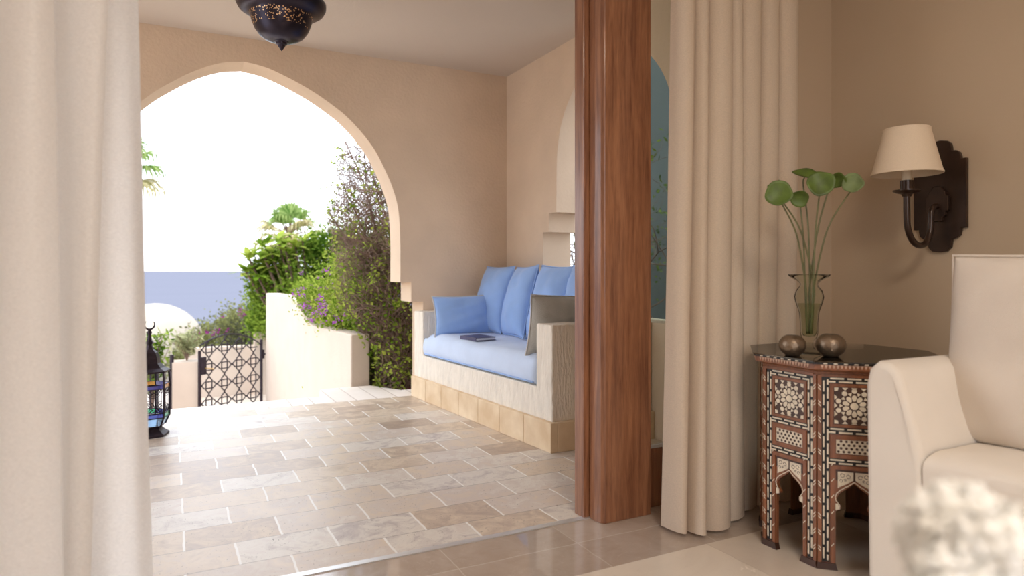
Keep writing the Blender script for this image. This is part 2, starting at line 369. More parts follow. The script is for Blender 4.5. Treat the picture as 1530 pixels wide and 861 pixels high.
def tag(o, label=None, cat=None, group=None, kind=None):
    if label: o['label'] = label
    if cat: o['category'] = cat
    if group: o['group'] = group
    if kind: o['kind'] = kind
    return o
def thing(name, label, cat, loc=(0,0,0), rz=0, group=None):
    o = bpy.data.objects.new(name, None); COL.objects.link(o); o.location = loc; o.rotation_euler = (0,0,rz); o.empty_display_size = .1
    return tag(o, label, cat, group)
def struct(name, mb, m, label=None, cat=None, **kw):
    return tag(mb.build(name, m, **kw), label, cat, kind='structure')
def box(name, m, x0, x1, y0, y1, z0, z1, parent=None, bevel=0, label=None, cat=None, structure=False):
    b = MB(); b.box(x0,x1,y0,y1,z0,z1)
    o = b.build(name, m, parent, bevel=bevel)
    return tag(o, label, cat, kind='structure' if structure else None)
def catmull(pts, n=8):
    P = [Vector(p) for p in pts]; P = [P[0]*2-P[1]]+P+[P[-1]*2-P[-2]]; o = []
    for i in range(1, len(P)-2):
        for k in range(n):
            t = k/n; a,b,c,d = P[i-1],P[i],P[i+1],P[i+2]
            o.append(.5*((2*b)+(c-a)*t+(2*a-5*b+4*c-d)*t*t+(3*b-a-3*c+d)*t**3))
    o.append(P[-2]); return o

# ------------------------------------------------------------------ terrace shell
TX0, TX1, TY0, TY1, TH = -1.6, 2.57, 2.30, 5.13, 2.668
box('floor', M['travertine'], -1.9, 2.85, 2.285, 5.135, -.12, 0, label='Travertine slab floor of the covered terrace', cat='floor', structure=True)
b = MB(); b.prism([(-1.9,5.135),(2.85,5.135),(2.85,5.42),(1.72,5.42),(1.55,5.75),(1.12,5.75),(1.05,5.42),(-1.9,5.42)], -.12, .0)
struct('trim_1', b, M['coping'], 'White stone coping under the terrace arch', 'trim')
box('ceiling', M['ceiling'], -1.9, 2.85, 2.35, 5.4, TH, TH+.12, label='Flat plastered terrace ceiling', cat='ceiling', structure=True)

def arch_wall(name, u0, u1, z1, left, right, mp0, mp1, m, label, close_bottom=None):
    """wall with an opening: left/right are lists (u,z) from the bottom up to the shared apex"""
    mb = MB()
    # left field
    L = [(u0,0)]+[(left[0][0],0)]+left
    R = [(u1,0)]+[(right[0][0],0)]+right
    apex = left[-1]
    # strips: for each segment quads between opening edge and outer edge
    def field(edge, uo):
        us = [(edge[0][0], 0)]+edge
        for (ua,za),(ub,zb) in zip(us[:-1], us[1:]):
            if abs(zb-za) < 1e-6: continue
            q = [(uo,za),(ua,za),(ub,zb),(uo,zb)]
            mb.frame_prism(q, mp0, mp1)
    field(left, u0); field(right, u1)
    q = [(u0,apex[1]),(u1,apex[1]),(u1,z1),(u0,z1)]
    mb.frame_prism(q, mp0, mp1)
    return mb
def densify(edge_lower, curve, n=5):
    """stepped lower edge then a smooth curve"""
    c = catmull([(x,z,0) for x,z in curve], n)
    return edge_lower+[(p[0],p[1]) for p in c]
r_low = [(1.815,0),(1.815,.75),(1.715,.7501),(1.715,.91),(1.625,.9101)]
r_cur = [(1.625,1.2),(1.618,1.38),(1.603,1.515),(1.56,1.66),(1.497,1.80),(1.40,1.97),(1.231,2.156),(1.05,2.285),(.863,2.385),(.64,2.472),(.47,2.500)]
l_low = [(-.85,0),(-.85,.75),(-.75,.7501),(-.75,.91),(-.68,.9101)]
l_cur = [(-.68,1.2),(-.66,1.45),(-.58,1.68),(-.42,1.90),(-.196,2.122),(-.061,2.245),(.144,2.388),(.32,2.470),(.47,2.500)]
wl = arch_wall('w', -1.9, 2.85, TH+.12, densify(l_low,l_cur), densify(r_low,r_cur), lambda u,z:(u,5.40,z), lambda u,z:(u,5.13,z), M['plaster'], '')
struct('wall_front', wl, M['plaster'], 'Sand plaster wall with the big pointed arch open to the sea', 'wall', recalc=True)
# right wall of the terrace, with the smaller pointed arch over the bench (u runs along Y)
a_near = [(2.76,0),(2.76,1.30),(2.86,1.3001),(2.86,1.44),(2.955,1.4401)]
a_near = [(2.955,0)]
r2l = [(2.955,.69),(2.955,1.50),(2.976,1.86),(3.056,2.11),(3.20,2.30),(3.38,2.44),(3.63,2.55)]
r2r = [(4.30,1.50),(4.285,1.90),(4.19,2.154),(3.996,2.35),(3.83,2.46),(3.63,2.55)]
lowfar = [(4.50,.69),(4.50,1.296),(4.41,1.2961),(4.41,1.44),(4.30,1.4401)]
mb = arch_wall('w', 2.30, 5.13, TH+.12, densify([(2.955,.69)], r2l[1:]), densify(lowfar, r2r), lambda u,z:(2.82,u,z), lambda u,z:(2.57,u,z), M['plaster'], '')
mb.box(2.57,2.82,2.955,4.50,0,.69)
struct('wall_right', mb, M['plaster'], 'Plaster side wall with a smaller arch above the bench', 'wall')
# left side of the terrace: a wide open bay between two piers
mb = MB(); mb.box(-1.9,-1.65,2.35,2.5,0,TH); mb.box(-1.9,-1.65,4.95,5.13,0,TH); mb.box(-1.9,-1.65,2.5,4.95,2.45,TH)
struct('wall_left', mb, M['plaster'], 'Open bay on the left of the terrace', 'wall')

# ------------------------------------------------------------------ room shell
RX0, RX1, RY0 = -2.6, 2.88, -2.4
box('floor', M['marble'], RX0, RX1+.15, RY0-.15, 1.855, -.1, 0, label='Polished cream marble floor of the room', cat='floor', structure=True)
box('floor', M['marble_border'], RX0, RX1+.15, 1.855, 2.255, -.1, 0, label='Brown marble border inside the doorway', cat='floor', structure=True)
box('trim_2', M['steel'], -1.9, 1.56, 2.255, 2.285, -.1, .004, label='Thin pale sliding door rail in the threshold', cat='trim', structure=True)
box('wall_sconce', M['wallpaint'], RX1, RX1+.15, RY0, 2.35, -.1, 2.9, label='Beige painted wall behind the sofa', cat='wall', structure=True)['kind'] = 'structure'
mb = MB(); mb.box(2.60,RX1,2.20,2.35,-.1,2.9); mb.box(-1.9,2.60,2.20,2.35,2.5,2.9); mb.box(RX0,-1.7,2.20,2.35,-.1,2.9)
struct('wall_door', mb, M['wallpaint'], 'Beige wall around the sliding door', 'wall')
mb = MB(); mb.box(RX0,-2.0,RY0-.15,RY0,-.1,2.9); mb.box(.8,RX1,RY0-.15,RY0,-.1,2.9); mb.box(-2.0,.8,RY0-.15,RY0,-.1,.5); mb.box(-2.0,.8,RY0-.15,RY0,2.5,2.9)  # opening in this unseen wall is added for light
struct('wall_back', mb, M['wallpaint'], 'Room wall behind the camera with a window opening added to let in light', 'wall')
box('wall_side', M['wallpaint'], RX0-.15, RX0, RY0-.15, 2.35, -.1, 2.9, label='Room wall on the left', cat='wall', structure=True)
box('ceiling', M['roomceil'], RX0-.15, RX1+.15, RY0-.15, 2.35, 2.9, 3.0, label='Room ceiling', cat='ceiling', structure=True)

# ------------------------------------------------------------------ timber door post and glazed leaf
post = thing('door_post', 'Thick reddish timber door post standing between terrace and curtain', 'door post', (1.6, 2.2, 0))
def part_w(mb, name, m, parent, **kw):
    o = mb.build(name, m, None, **kw)
    o.parent = parent; o.location = Vector(o.location)-Vector(parent.location) if parent.rotation_euler.z == 0 else o.location
    return o
mb = MB(); mb.prism([(1.527,2.18),(1.754,2.18),(1.754,2.36),(1.535,2.36),(1.535,2.262),(1.508,2.262),(1.508,2.222),(1.514,2.192)], 0, 2.5)
part_w(mb, 'post_body', M['wood'], post, bevel=.003)
mb = MB(); mb.box(1.482,1.536,2.268,2.335,0,2.5)
part_w(mb, 'door_stile', M['wood'], post, bevel=.004)
mb = MB(); mb.box(1.754,1.772,2.205,2.33,0,2.5)
part_w(mb, 'glazing_bead', M['wood'], post, bevel=.003)
leaf = thing('glazed_door_leaf', 'Glass door panel with a deep timber bottom rail behind the right curtain', 'door', (2.1, 2.27, 0))
mb = MB(); mb.box(1.772,2.60,2.245,2.295,0,.25); part_w(mb, 'bottom_rail', M['wood'], leaf, bevel=.004)
mb = MB(); mb.box(2.50,2.60,2.245,2.295,.25,2.5); part_w(mb, 'stile', M['wood'], leaf, bevel=.004)
mb = MB(); mb.box(1.772,2.50,2.245,2.26,.25,.262); part_w(mb, 'sealing_strip', M['piping'], leaf)
mb = MB(); mb.box(1.772,2.50,2.266,2.272,.25,2.5); part_w(mb, 'glass_pane', M['pane'], leaf)

# ------------------------------------------------------------------ masonry bench
def fx(y): return 1.738 + (5.13-y)*(1.876-1.738)/(5.13-3.18)      # front face of the bench
bench = thing('masonry_bench', 'Built-in plaster terrace bench on a honey stone plinth under the side arch', 'bench', (2.2, 4.1, 0))
Y0, Y1, Y2, Y3 = 3.185, 3.345, 4.955, 5.128
XB = 2.568
mb = MB()
sec = [(Y0,.16),(Y3,.16),(Y3,.68),(Y2,.68),(Y2,.34),(Y1,.34),(Y1,.70),(Y0,.70)]
mb.frame_prism(sec, lambda u,v:(fx(u),u,v), lambda u,v:(XB,u,v))
part_w(mb, 'bench_body', M['rough_plaster'], bench, bevel=.008)
# plinth stones, one each
n = 7
ys = [Y0-.028+(Y3-(Y0-.028))*i/n for i in range(n+1)]
for i in range(n):
    a, c = ys[i]+.0015, ys[i+1]-.0015
    mb = MB(); mb.prism([(fx(a)-.026,a),(fx(a)+.02,a),(fx(c)+.02,c),(fx(c)-.026,c)], 0, .163)
    part_w(mb, 'plinth_stone', M['plinth'], bench, bevel=.004)
for k in range(2):
    a = fx(Y0)+.022+k*.36; c = min(a+.355, XB)
    mb = MB(); mb.box(a,c,Y0-.028,Y0+.02,0,.163); part_w(mb, 'plinth_stone', M['plinth'], bench, bevel=.004)
mb = MB(); mb.prism([(fx(Y0)+.02,Y0+.02),(XB,Y0+.02),(XB,Y3),(fx(Y3)+.02,Y3)], 0, .16)
part_w(mb, 'bench_base', M['rough_plaster'], bench)

# ------------------------------------------------------------------ cushions
def pillow_mesh(W, H, T, nu=26, nv=22, pinch=.06, seed=1, wr=.004, p=2.6):
    rnd = random.Random(seed); ph = [rnd.uniform(0,6) for _ in range(6)]
    mb = MB(); idx = {}
    vs = []; fs = []
    def shape(u, v):
        sx = 1-pinch*(v*v if abs(v)<1 else 1)*0 ; 
        x = u*(1-pinch*(1-v*v)); z = v*(1-pinch*.8*(1-u*u))
        t = max(0, (1-abs(u)**p))**.55*max(0, (1-abs(v)**p))**.55
        wv = wr*(sin(7*u+ph[0]+3*v)+sin(11*v+ph[1]-4*u)+.7*sin(17*u*v+ph[2]))*t
        return x, z, t, wv
    for side in (1,-1):
        for j in range(nv+1):
            for i in range(nu+1):
                u = -cos(pi*i/nu); v = -cos(pi*j/nv)
                u = .5*u+.5*(2*i/nu-1); v = .5*v+.5*(2*j/nv-1)
                x,z,t,wv = shape(u,v)
                if side == -1 and (i in (0,nu) or j in (0,nv)):
                    idx[(side,i,j)] = idx[(1,i,j)]; continue
                idx[(side,i,j)] = len(vs); vs.append((x*W/2, side*(T/2*t+wv), z*H/2))
        for j in range(nv):
            for i in range(nu):
                q = [idx[(side,i,j)],idx[(side,i+1,j)],idx[(side,i+1,j+1)],idx[(side,i,j+1)]]
                fs.append(tuple(q if side == -1 else q[::-1]))
    mb.add(vs, fs)
    rim = []
    for k in range(60):
        s = k/60*4
        if s < 1: u,v = -1+2*s,-1
        elif s < 2: u,v = 1,-1+2*(s-1)
        elif s < 3: u,v = 1-2*(s-2),1
        else: u,v = -1,1-2*(s-3)
        x,z,t,_ = shape(u,v); rim.append((x*W/2,0,z*H/2))
    rim.append(rim[0])
    return mb, rim
def pillow(name, label, m, W, H, T, loc, rot, pipe=None, group=None, seed=1, **kw):
    mb, rim = pillow_mesh(W,H,T,seed=seed,**kw)
    o = mb.build(name, m, smooth=True); tag(o, label, 'cushion', group)
    o.location = loc; o.rotation_euler = rot
    s = o.modifiers.new('s','SUBSURF'); s.levels = 1; s.render_levels = 1
    r = MB(); r.tube(rim, .0045, 6, cap=False)
    pp = r.build('piping', pipe or m, o, smooth=True)
    return o
# seat cushion: box cushion following the bench front
def seat_cushion():
    mb = MB(); nu, nv = 18, 30; yA, yB = Y1+.012, Y2-.012; h = .165
    def pt(u, v, k):
        y = yA+(yB-yA)*v; x0 = fx(y)+.012; x1 = XB-.12; x = x0+(x1-x0)*u
        return x, y
    ring = []
    # top surface with crown, rounded edges, then bottom
    vs = []; fs = []
    def z_top(u, v):
        eu = min(u,1-u)/.10; ev = min(v,1-v)/.045
        k = (1-max(0,1-eu)**2.4)*(1-max(0,1-ev)**2.4)
        return .345+h*(.80+.20*k)+.006*sin(9*v+2*u)*k+.004*sin(23*v)*k
    for j in range(nv+1):
        for i in range(nu+1):
            u,v = i/nu, j/nv; uu = .5-.5*cos(pi*u)*.35-.5*(1-2*u)*.65; 
            x,y = pt(uu,v,0); vs.append((x,y,z_top(uu,v)))
    fs += [(j*(nu+1)+i, j*(nu+1)+i+1, (j+1)*(nu+1)+i+1, (j+1)*(nu+1)+i) for j in range(nv) for i in range(nu)]
    # sides: walk the border, bulge
    border = [(i,0) for i in range(nu)]+[(nu,j) for j in range(nv)]+[(i,nv) for i in range(nu,0,-1)]+[(0,j) for j in range(nv,0,-1)]
    prev = [j*(nu+1)+i for i,j in border]
    cx, cy = 2.15, (yA+yB)/2
    for lev,(f,bl) in enumerate([(.72,.010),(.4,.013),(.15,.008),(0,-.006)]):
        cur = []
        for k,(i,j) in enumerate(border):
            x,y,z = vs[j*(nu+1)+i]
            dx = (1 if i==nu else -1 if i==0 else 0)*bl; dy = (1 if j==nv else -1 if j==0 else 0)*bl*.6
            cur.append(len(vs)); vs.append((x+dx,y+dy,.345+(z-.345)*f))
        m_ = len(border)
        fs += [(prev[k],prev[(k+1)%m_],cur[(k+1)%m_],cur[k]) for k in range(m_)]
        prev = cur
    fs.append(tuple(prev))
    mb.add(vs,fs)
    o = mb.build('seat_cushion', M['blue_seat'], smooth=True)
    tag(o, 'Long pale blue seat cushion lying on the plaster bench', 'cushion')
    r = MB(); r.tube([(fx(y)+.002, y, .357) for y in [yA+.02+(yB-yA-.04)*k/20 for k in range(21)]], .005, 6)
    r.build('piping', M['bluepiping'], o, smooth=True)
    return o
seat_cushion()
lean = radians(14)
backs = [(4.79,'Blue back cushion in the far corner of the bench',0),(4.365,'Blue back cushion behind the book, second from the far corner',1),
         (3.935,'Third blue back cushion, partly behind the grey cushion',2),(3.52,'Blue back cushion mostly hidden by the timber post and grey cushion',3)]
for y,lab,k in backs:
    pillow('back_cushion', lab, M['blue'], .445, .54, .19, (2.30+.014*k, y+.035, .775), (-lean, radians([0,-2,1.5,0][k]), -pi/2+radians([4,-7,2,4][k])), M['bluepiping'], 'blue back cushions on the bench', seed=k+3)
pillow('arm_cushion', 'Blue cushion leaning on the far arm of the bench', M['blue'], .50, .31, .15, (2.035, 4.80, .655), (radians(-10), radians(-1), radians(-3)), M['piping'], seed=11, pinch=.07)
pillow('arm_cushion', 'Grey cushion with pale piping against the near bench arm', M['grey'], .52, .36, .15, (2.13, 3.46, .675), (radians(8), radians(1.5), radians(2)), M['piping'], seed=14, pinch=.05)
# book
book = thing('hardback_book', 'Closed dark book lying on the pale blue seat cushion', 'book', (1.955,4.36,.512), radians(8)); book.scale = (.82,.82,1)
for z0,z1 in ((0,.004),(.019,.023)):
    mb = MB(); mb.box(-.10,.10,-.13,.13,z0,z1); mb.build('cover', M['book'], book, bevel=.001)
mb = MB(); mb.box(-.104,-.099,-.13,.13,0,.023); mb.build('spine', M['book'], book, bevel=.001)
mb = MB(); mb.box(-.098,.095,-.125,.125,.004,.019); mb.build('pages', M['pages'], book)

# ------------------------------------------------------------------ hanging lamp on the terrace
lp = thing('ceiling_lantern', 'Dark metal bowl lamp with pierced gold pattern hanging under the terrace ceiling', 'ceiling lamp', (.525,3.72,2.170))
prof = [(.001,.022),(.05,.024),(.09,.036),(.118,.055),(.142,.086),(.156,.118),(.165,.15),(.170,.165),(.20,.176),(.226,.192),(.239,.215),(.240,.235),(.228,.25),(.200,.262),(.155,.275),(.13,.30),(.128,.33)]
prof = [(r*.955, z+.024 if z < .4 else z) for r, z in prof]; mb = MB(); mb.lathe(prof, n=64); mb.build('bowl', M['lampmetal'], lp, smooth=True)
mb = MB(); mb.lathe([(r*1.15,z*1.45) for r,z in [(.001,0),(.012,.012),(.015,.014),(.017,.02),(.024,.023),(.025,.029),(.033,.032),(.034,.038),(.042,.041),(.043,.047),(.001,.05)]], n=32); mb.build('finial', M['lampmetal'], lp)
mb = MB(); mb.lathe([(.1222,.354),(.10,.38),(.05,.41),(.03,.43),(.03,.47),(.09,.48),(.09,.492),(.001,.492)], n=40); mb.build('canopy', M['lampmetal'], lp, smooth=True)

# ------------------------------------------------------------------ floor lantern (hexagonal, coloured glass)
ln = thing('floor_lantern', 'Black metal lantern with coloured glass standing on the terrace by the left curtain', 'lantern', (-.115,4.62,0), radians(14))
def hexring(r, k=0): return [(r*cos(pi/3*i+k), r*sin(pi/3*i+k)) for i in range(6)]
def hexloft(mb, prof):
    b = len(mb.v); vs = []; fs = []
    for r,z in prof:
        for x,y in hexring(r): vs.append((x,y,z))
    for k in range(len(prof)-1):
        for i in range(6): fs.append((k*6+i,k*6+(i+1)%6,(k+1)*6+(i+1)%6,(k+1)*6+i))
    mb.add(vs,fs)
mb = MB(); hexloft(mb, [(.001,0),(.112,0),(.112,.012),(.085,.03),(.070,.045),(.088,.062),(.001,.062)]); mb.build('foot', M['iron'], ln)
mb = MB(); hexloft(mb, [(.001,.385),(.118,.385),(.118,.395),(.086,.412),(.062,.44),(.058,.475),(.046,.505),(.024,.525),(.015,.55),(.026,.565),(.014,.58),(.009,.61),(.014,.622),(.006,.65),(.001,.65)]); mb.build('roof', M['iron'], ln)
mb = MB(); mb.tube([(.028*cos(a),0,.672+.028*sin(a)) for a in [radians(-230+k*14) for k in range(20)]], [.002+.004*sin(pi*k/19) for k in range(20)], 6); mb.build('crescent', M['iron'], ln)
bp = [(.088,.062),(.112,.115),(.114,.30),(.108,.385)]
for i in range(6):
    a = pi/3*i
    mb = MB(); mb.tube([(r*cos(a),r*sin(a),z) for r,z in bp], .0055, 6); mb.build('corner_bar', M['iron'], ln)
def side_quad(mb, i, z0, z1, f=.985):
    def rad(z):
        for (ra,za),(rb,zb) in zip(bp[:-1],bp[1:]):
            if za <= z <= zb: return (ra+(rb-ra)*(z-za)/(zb-za))*f
    a, c = pi/3*i, pi/3*(i+1); r0, r1 = rad(z0), rad(z1)
    mb.add([(r0*cos(a),r0*sin(a),z0),(r0*cos(c),r0*sin(c),z0),(r1*cos(c),r1*sin(c),z1),(r1*cos(a),r1*sin(a),z1)],[(0,1,2,3)])
for i in range(6):
    for z0,z1,mm in ((.064,.112,'lsky'),(.116,.140,'lgreen' if i%2 else 'lblue'),(.144,.285,'lampglass'),(.289,.312,'lamber' if i%2 else 'lblue'),(.316,.383,'lampglass')):
        mb = MB(); side_quad(mb,i,z0,z1); mb.build('glass_panel', M[mm], ln, recalc=False)
    # filigree over the clear glass
    mb = MB(); a, c = pi/3*i, pi/3*(i+1)
    def sp_(u, z): 
        r = .114*.992; x = r*cos(a)*(1-u)+r*cos(c)*u; y = r*sin(a)*(1-u)+r*sin(c)*u; return (x,y,z)
    for z in (.114,.142,.287,.314): mb.tube([sp_(0,z),sp_(1,z)], .0028, 5)
    for zz,fl in ((.145,1),(.284,-1)):
        for k in range(3):
            rr = .05-.014*k
            mb.tube([sp_(.5+rr/.114*cos(t), zz+fl*rr*.9*sin(t)) for t in [pi*q/10 for q in range(11)]], .0017, 4)
    for k in range(7):
        mb.tube([sp_(.1+.8*k/6, .147+.004*(k%2)), sp_(.2+.6*((k*3)%7)/6, .175)], .0013, 4)
        mb.tube([sp_(.1+.8*k/6, .283), sp_(.2+.6*((k*3)%7)/6, .255)], .0013, 4)
    mb.tube([sp_(.12,.145),sp_(.12,.285)], .0015, 4); mb.tube([sp_(.88,.145),sp_(.88,.285)], .0015, 4)
    mb.build('filigree', M['iron'], ln)

# ------------------------------------------------------------------ curtains
def curtain(name, label, top, bot, m, z0, z1, hem=None, nz=44, n=9, group=None, ease=1.0):
    a = catmull([(x,y,0) for x,y in top], n); c = catmull([(x,y,0) for x,y in bot], n)
    vs = []; fs = []; m_ = len(a); rnd = random.Random(len(top)); ph = [rnd.uniform(0,6) for _ in range(4)]
    for j in range(nz+1):
        t = j/nz
        for i in range(m_):
            p = a[i].lerp(c[i], t**ease)
            s = i/m_*9
            wob = .004*sin(s*3+t*5+ph[0])+.003*sin(s*5-t*9+ph[1])
            zb = z0+(hem(i/m_) if hem else 0)
            vs.append((p.x+wob*.6, p.y+wob, z1+(zb-z1)*t))
    fs = [(j*m_+i,j*m_+i+1,(j+1)*m_+i+1,(j+1)*m_+i) for j in range(nz) for i in range(m_-1)]
    mb = MB(); mb.add(vs,fs); o = mb.build(name, m, smooth=True, recalc=False)
    tag(o, label, 'curtain', group)
    return o
# left curtain, close to the camera; the profile runs from its free right edge to the left
lt = [(-.074,1.965),(-.10,1.985),(-.135,1.99),(-.165,1.985),(-.158,1.94),(-.131,1.895),(-.150,1.862),(-.20,1.875),(-.245,1.93),(-.275,1.96),(-.262,1.90),(-.236,1.85),(-.262,1.805),(-.315,1.82),(-.36,1.88),(-.40,1.95),(-.43,1.90),(-.42,1.85),(-.46,1.82),(-.52,1.86),(-.58,1.95),(-.64,1.88),(-.72,1.84),(-.80,1.95),(-.9,1.88)]
lb = [(-.040,1.925),(-.08,1.94),(-.14,1.93),(-.20,1.96),(-.205,1.925),(-.172,1.88),(-.188,1.855),(-.215,1.875),(-.235,1.93),(-.262,1.96),(-.245,1.89),(-.215,1.83),(-.262,1.785),(-.33,1.80),(-.38,1.88),(-.41,1.95),(-.44,1.90),(-.43,1.85),(-.47,1.82),(-.53,1.86),(-.59,1.95),(-.65,1.88),(-.73,1.84),(-.81,1.95),(-.9,1.88)]
_t, _b = lt, lb
def _ex(p, q, k): return [(a[0]+(a[0]-c[0])*k, 1.92+(a[1]+(a[1]-c[1])*k-1.92)*1.22) for a, c in zip(p, q)]
lt, lb = _ex(_t, _b, .64), _ex(_b, _t, .14)
curtain('curtain', 'Linen curtain filling the left edge, backlight partly put into its pale colour', lt, lb, M['curtain_left'], .012, 2.62)
# right curtain
def folds(x0, x1, n, y, amp, seed, slope=0.0, curl=.5):
    rnd = random.Random(seed); pts = []
    k = n*4
    for i in range(k+1):
        t = i/k; ph = 2*pi*n*t
        A = amp*(.75+.5*rnd.random())
        pts.append((x0+(x1-x0)*t+curl*.02*sin(2*ph), y+slope*t+A*sin(ph)))
    return pts
def pleats(bounds, y, A):
    pts = []
    for (a, c), yy_, am in zip(zip(bounds[:-1], bounds[1:]), y, A):
        w_ = c-a
        pts += [(a+.02*w_, yy_+am), (a+.06*w_, yy_-am*.3), (a+.30*w_, yy_-am), (a+.68*w_, yy_-am*.95), (a+1.0*w_, yy_-am*.25), (a+.93*w_, yy_+am*.45)]
    pts.append((bounds[-1], y[-1]+A[-1])); return pts
rt = pleats([1.754,1.845,1.915,2.035,2.10,2.215,2.32,2.44], [2.02]*3+[2.03]*4, [.030,.028,.036,.028,.034,.03,.034])
rb = pleats([1.692,1.745,1.805,1.945,2.07,2.20,2.32,2.44], [1.99,1.955,1.95,1.99,2.05,2.06,2.06], [.055,.06,.055,.035,.034,.03,.03])
hemf = lambda s: 0.006+.004*sin(s*40)
curtain('curtain', 'Long beige curtain beside the timber post reaching the floor', rt, rb, M['curtain'], .006, 2.62, hem=hemf, ease=1.3, n=5)
rail = thing('curtain_rail', 'Curtain rail above the terrace opening', 'curtain rail', (0.8,1.95,2.62))
mb = MB(); mb.tube([(-1.9,-.03,0),(1.85,.08,0)], .012, 10); mb.tube([(1.3,.06,0),(1.3,.25,0)], .008, 8); mb.tube([(-1.2,0,0),(-1.2,.25,0)], .008, 8); mb.build('rod', M['bronze'], rail)

# ------------------------------------------------------------------ octagonal inlaid table
TCX, TCY, SD = 2.213, 1.650, .226
inr = SD/2/math.tan(pi/8)
tb = thing('octagonal_side_table', 'Octagonal dark wood side table inlaid with mother-of-pearl stars beside the sofa', 'side table', (TCX,TCY,0))
def build_face():
    """returns list of (partname, MB, material) in face coords: x=u, y=-depth (outwards), z=v"""
    H = .655; hw = SD/2; parts = []
    def f0(d): return lambda u,v:(u,-d,v)
    arch_r = [(.056,0),(.056,.196),(.050,.200),(.040,.206),(.040,.214),(.050,.226),(.053,.238),(.048,.252),(.036,.264),(.018,.276),(0,.292)]
    # timber panel in two halves + top (so the ngons stay simple)
    mb = MB()
    for sgn in (1,-1):
        arc = arch_r
        for (ua,va),(ub,vb) in zip(arc[:-1],arc[1:]):
            if abs(vb-va) < 1e-6: continue
            mb.frame_prism([(sgn*ua,va),(sgn*hw*.985,va),(sgn*hw*.985,vb),(sgn*ub,vb)], f0(-.012), f0(0))
    mb.frame_prism([(-hw*.985,.292),(hw*.985,.292),(hw*.985,H),(-hw*.985,H)], f0(-.012), f0(0))
    parts.append(('side_panel', mb, M['inlaywood']))
    # foot blocks
    for sgn in (1,-1):
        mb = MB()
        mb.frame_prism([(sgn*.050,0),(sgn*(hw+.004),0),(sgn*(hw+.001),.012),(sgn*(hw),.022),(sgn*.056,.022)], f0(-.012), f0(.009))
        parts.append(('foot', mb, M['darkwood']))
    # raised mouldings in red wood
    mb = MB()
    def bar(u0,u1,v0,v1,d=.004,m=None): (m or mb).frame_prism([(u0,v0),(u1,v0),(u1,v1),(u0,v1)], f0(.0), f0(d))
    def frame(u,v0,v1,w,d=.004):
        bar(-u,u,v1-w,v1,d); bar(-u,u,v0,v0+w,d); bar(-u,-u+w,v0+w,v1-w,d); bar(u-w,u,v0+w,v1-w,d)
    frame(.072,.478,.622,.009); frame(.072,.375,.452,.014)
    bar(-.072,-.060,.022,.350); bar(.060,.072,.022,.350); bar(-.060,.060,.338,.350)
    bar(-hw+.001,-hw+.012,.022,.650,.005); bar(hw-.012,hw-.001,.022,.650,.005); bar(-hw+.012,hw-.012,.645,.655,.005)
    parts.append(('moulding', mb, M['inlaywood']))
    # dark ground under the inlay
    mb = MB()
    for u0,u1,v0,v1 in ((-.099,-.075,.024,.645),(.075,.099,.024,.645),(-.075,.075,.624,.645),(-.075,.075,.455,.476),(-.075,.075,.352,.373)): bar(u0,u1,v0,v1,.001,mb)
    blk = mb; parts.append(('ebony_band', mb, M['black']))
    mb = MB()
    bar(-.062,.062,.488,.612,.001,mb); parts.append(('dark_ground', mb, M['darkwood'])); mb = MB(); bar(-.056,.056,.300,.336,.001,mb)
    parts.append(('dark_ground', mb, M['darkwood']))
    # bone inlay
    bn = MB()
    def dash(u0,v0,u1,v1,w=.0026):
        d = Vector((u1-u0,v1-v0)); L = d.length
        if L < 1e-5: return
        d /= L; nn = Vector((-d.y,d.x))*w; a = Vector((u0,v0)); c = Vector((u1,v1))
        bn.frame_prism([tuple(a+nn),tuple(a-nn),tuple(c-nn),tuple(c+nn)][::-1], f0(.001), f0(.0022))
    def chain(u0,v0,u1,v1,off):
        d = Vector((u1-u0,v1-v0)); L = d.length; d /= L; nn = Vector((-d.y,d.x))
        per = .046; k = max(1, round(L/per)); per = L/k; g = .005
        for side,ph in ((1,0),(-1,.5)):
            s0 = -ph*per
            while s0 < L-1e-6:
                a = max(0,s0+g); e_ = min(L,s0+per-g)
                if e_-a > .004:
                    A = Vector((u0,v0))+d*a+nn*side*off; B = Vector((u0,v0))+d*e_+nn*side*off; dash(A.x,A.y,B.x,B.y)
                s0 += per
    chain(-.087,.030,-.087,.637,.0062); chain(.087,.030,.087,.637,.0062)
    for v in (.6345,.4655,.3625): chain(-.078,v,.078,v,.0055)
    # corner diagonal dashes
    for k in range(11):
        v = .06+k*.054
        for sgn in (1,-1):
            u = sgn*(hw-.0065)
            for q in (0,.010): 
                a=Vector((u-.004*sgn, v+q)); c=Vector((u+.004*sgn,v+q+.009))
                nn=Vector((.0,.0021)); bn.frame_prism([tuple(a-nn),tuple(c-nn),tuple(c+nn),tuple(a+nn)], f0(.005), f0(.0062))
            if k < 6:
                u = sgn*.066; a=Vector((u-.004, v+.02)); c=Vector((u+.004,v+.029)); nn=Vector((0,.002)); bn.frame_prism([tuple(a-nn),tuple(c-nn),tuple(c+nn),tuple(a+nn)], f0(.004), f0(.0052))
    # star rosette, centre (0,.55)
    C = Vector((0,.55))
    def poly(pts): bn.frame_prism([tuple(Vector(p)+C) for p in pts], f0(.001), f0(.0024))
    poly([(.0125*cos(t),.0125*sin(t)) for t in [2*pi*i/10 for i in range(10)]])
    for i in range(10):
        t = 2*pi*i/10+pi/10; d = Vector((cos(t),sin(t))); nn = Vector((-d.y,d.x))
        poly([d*.0165-nn*.003, d*.026-nn*.0078, d*.034-nn*.006, d*.0375, d*.034+nn*.006, d*.026+nn*.0078, d*.0165+nn*.003][::1])
        t2 = 2*pi*i/10; d = Vector((cos(t2),sin(t2))); nn = Vector((-d.y,d.x))
        poly([d*.034, d*.045-nn*.0065, d*.045+nn*.0065])
    lim = .0605
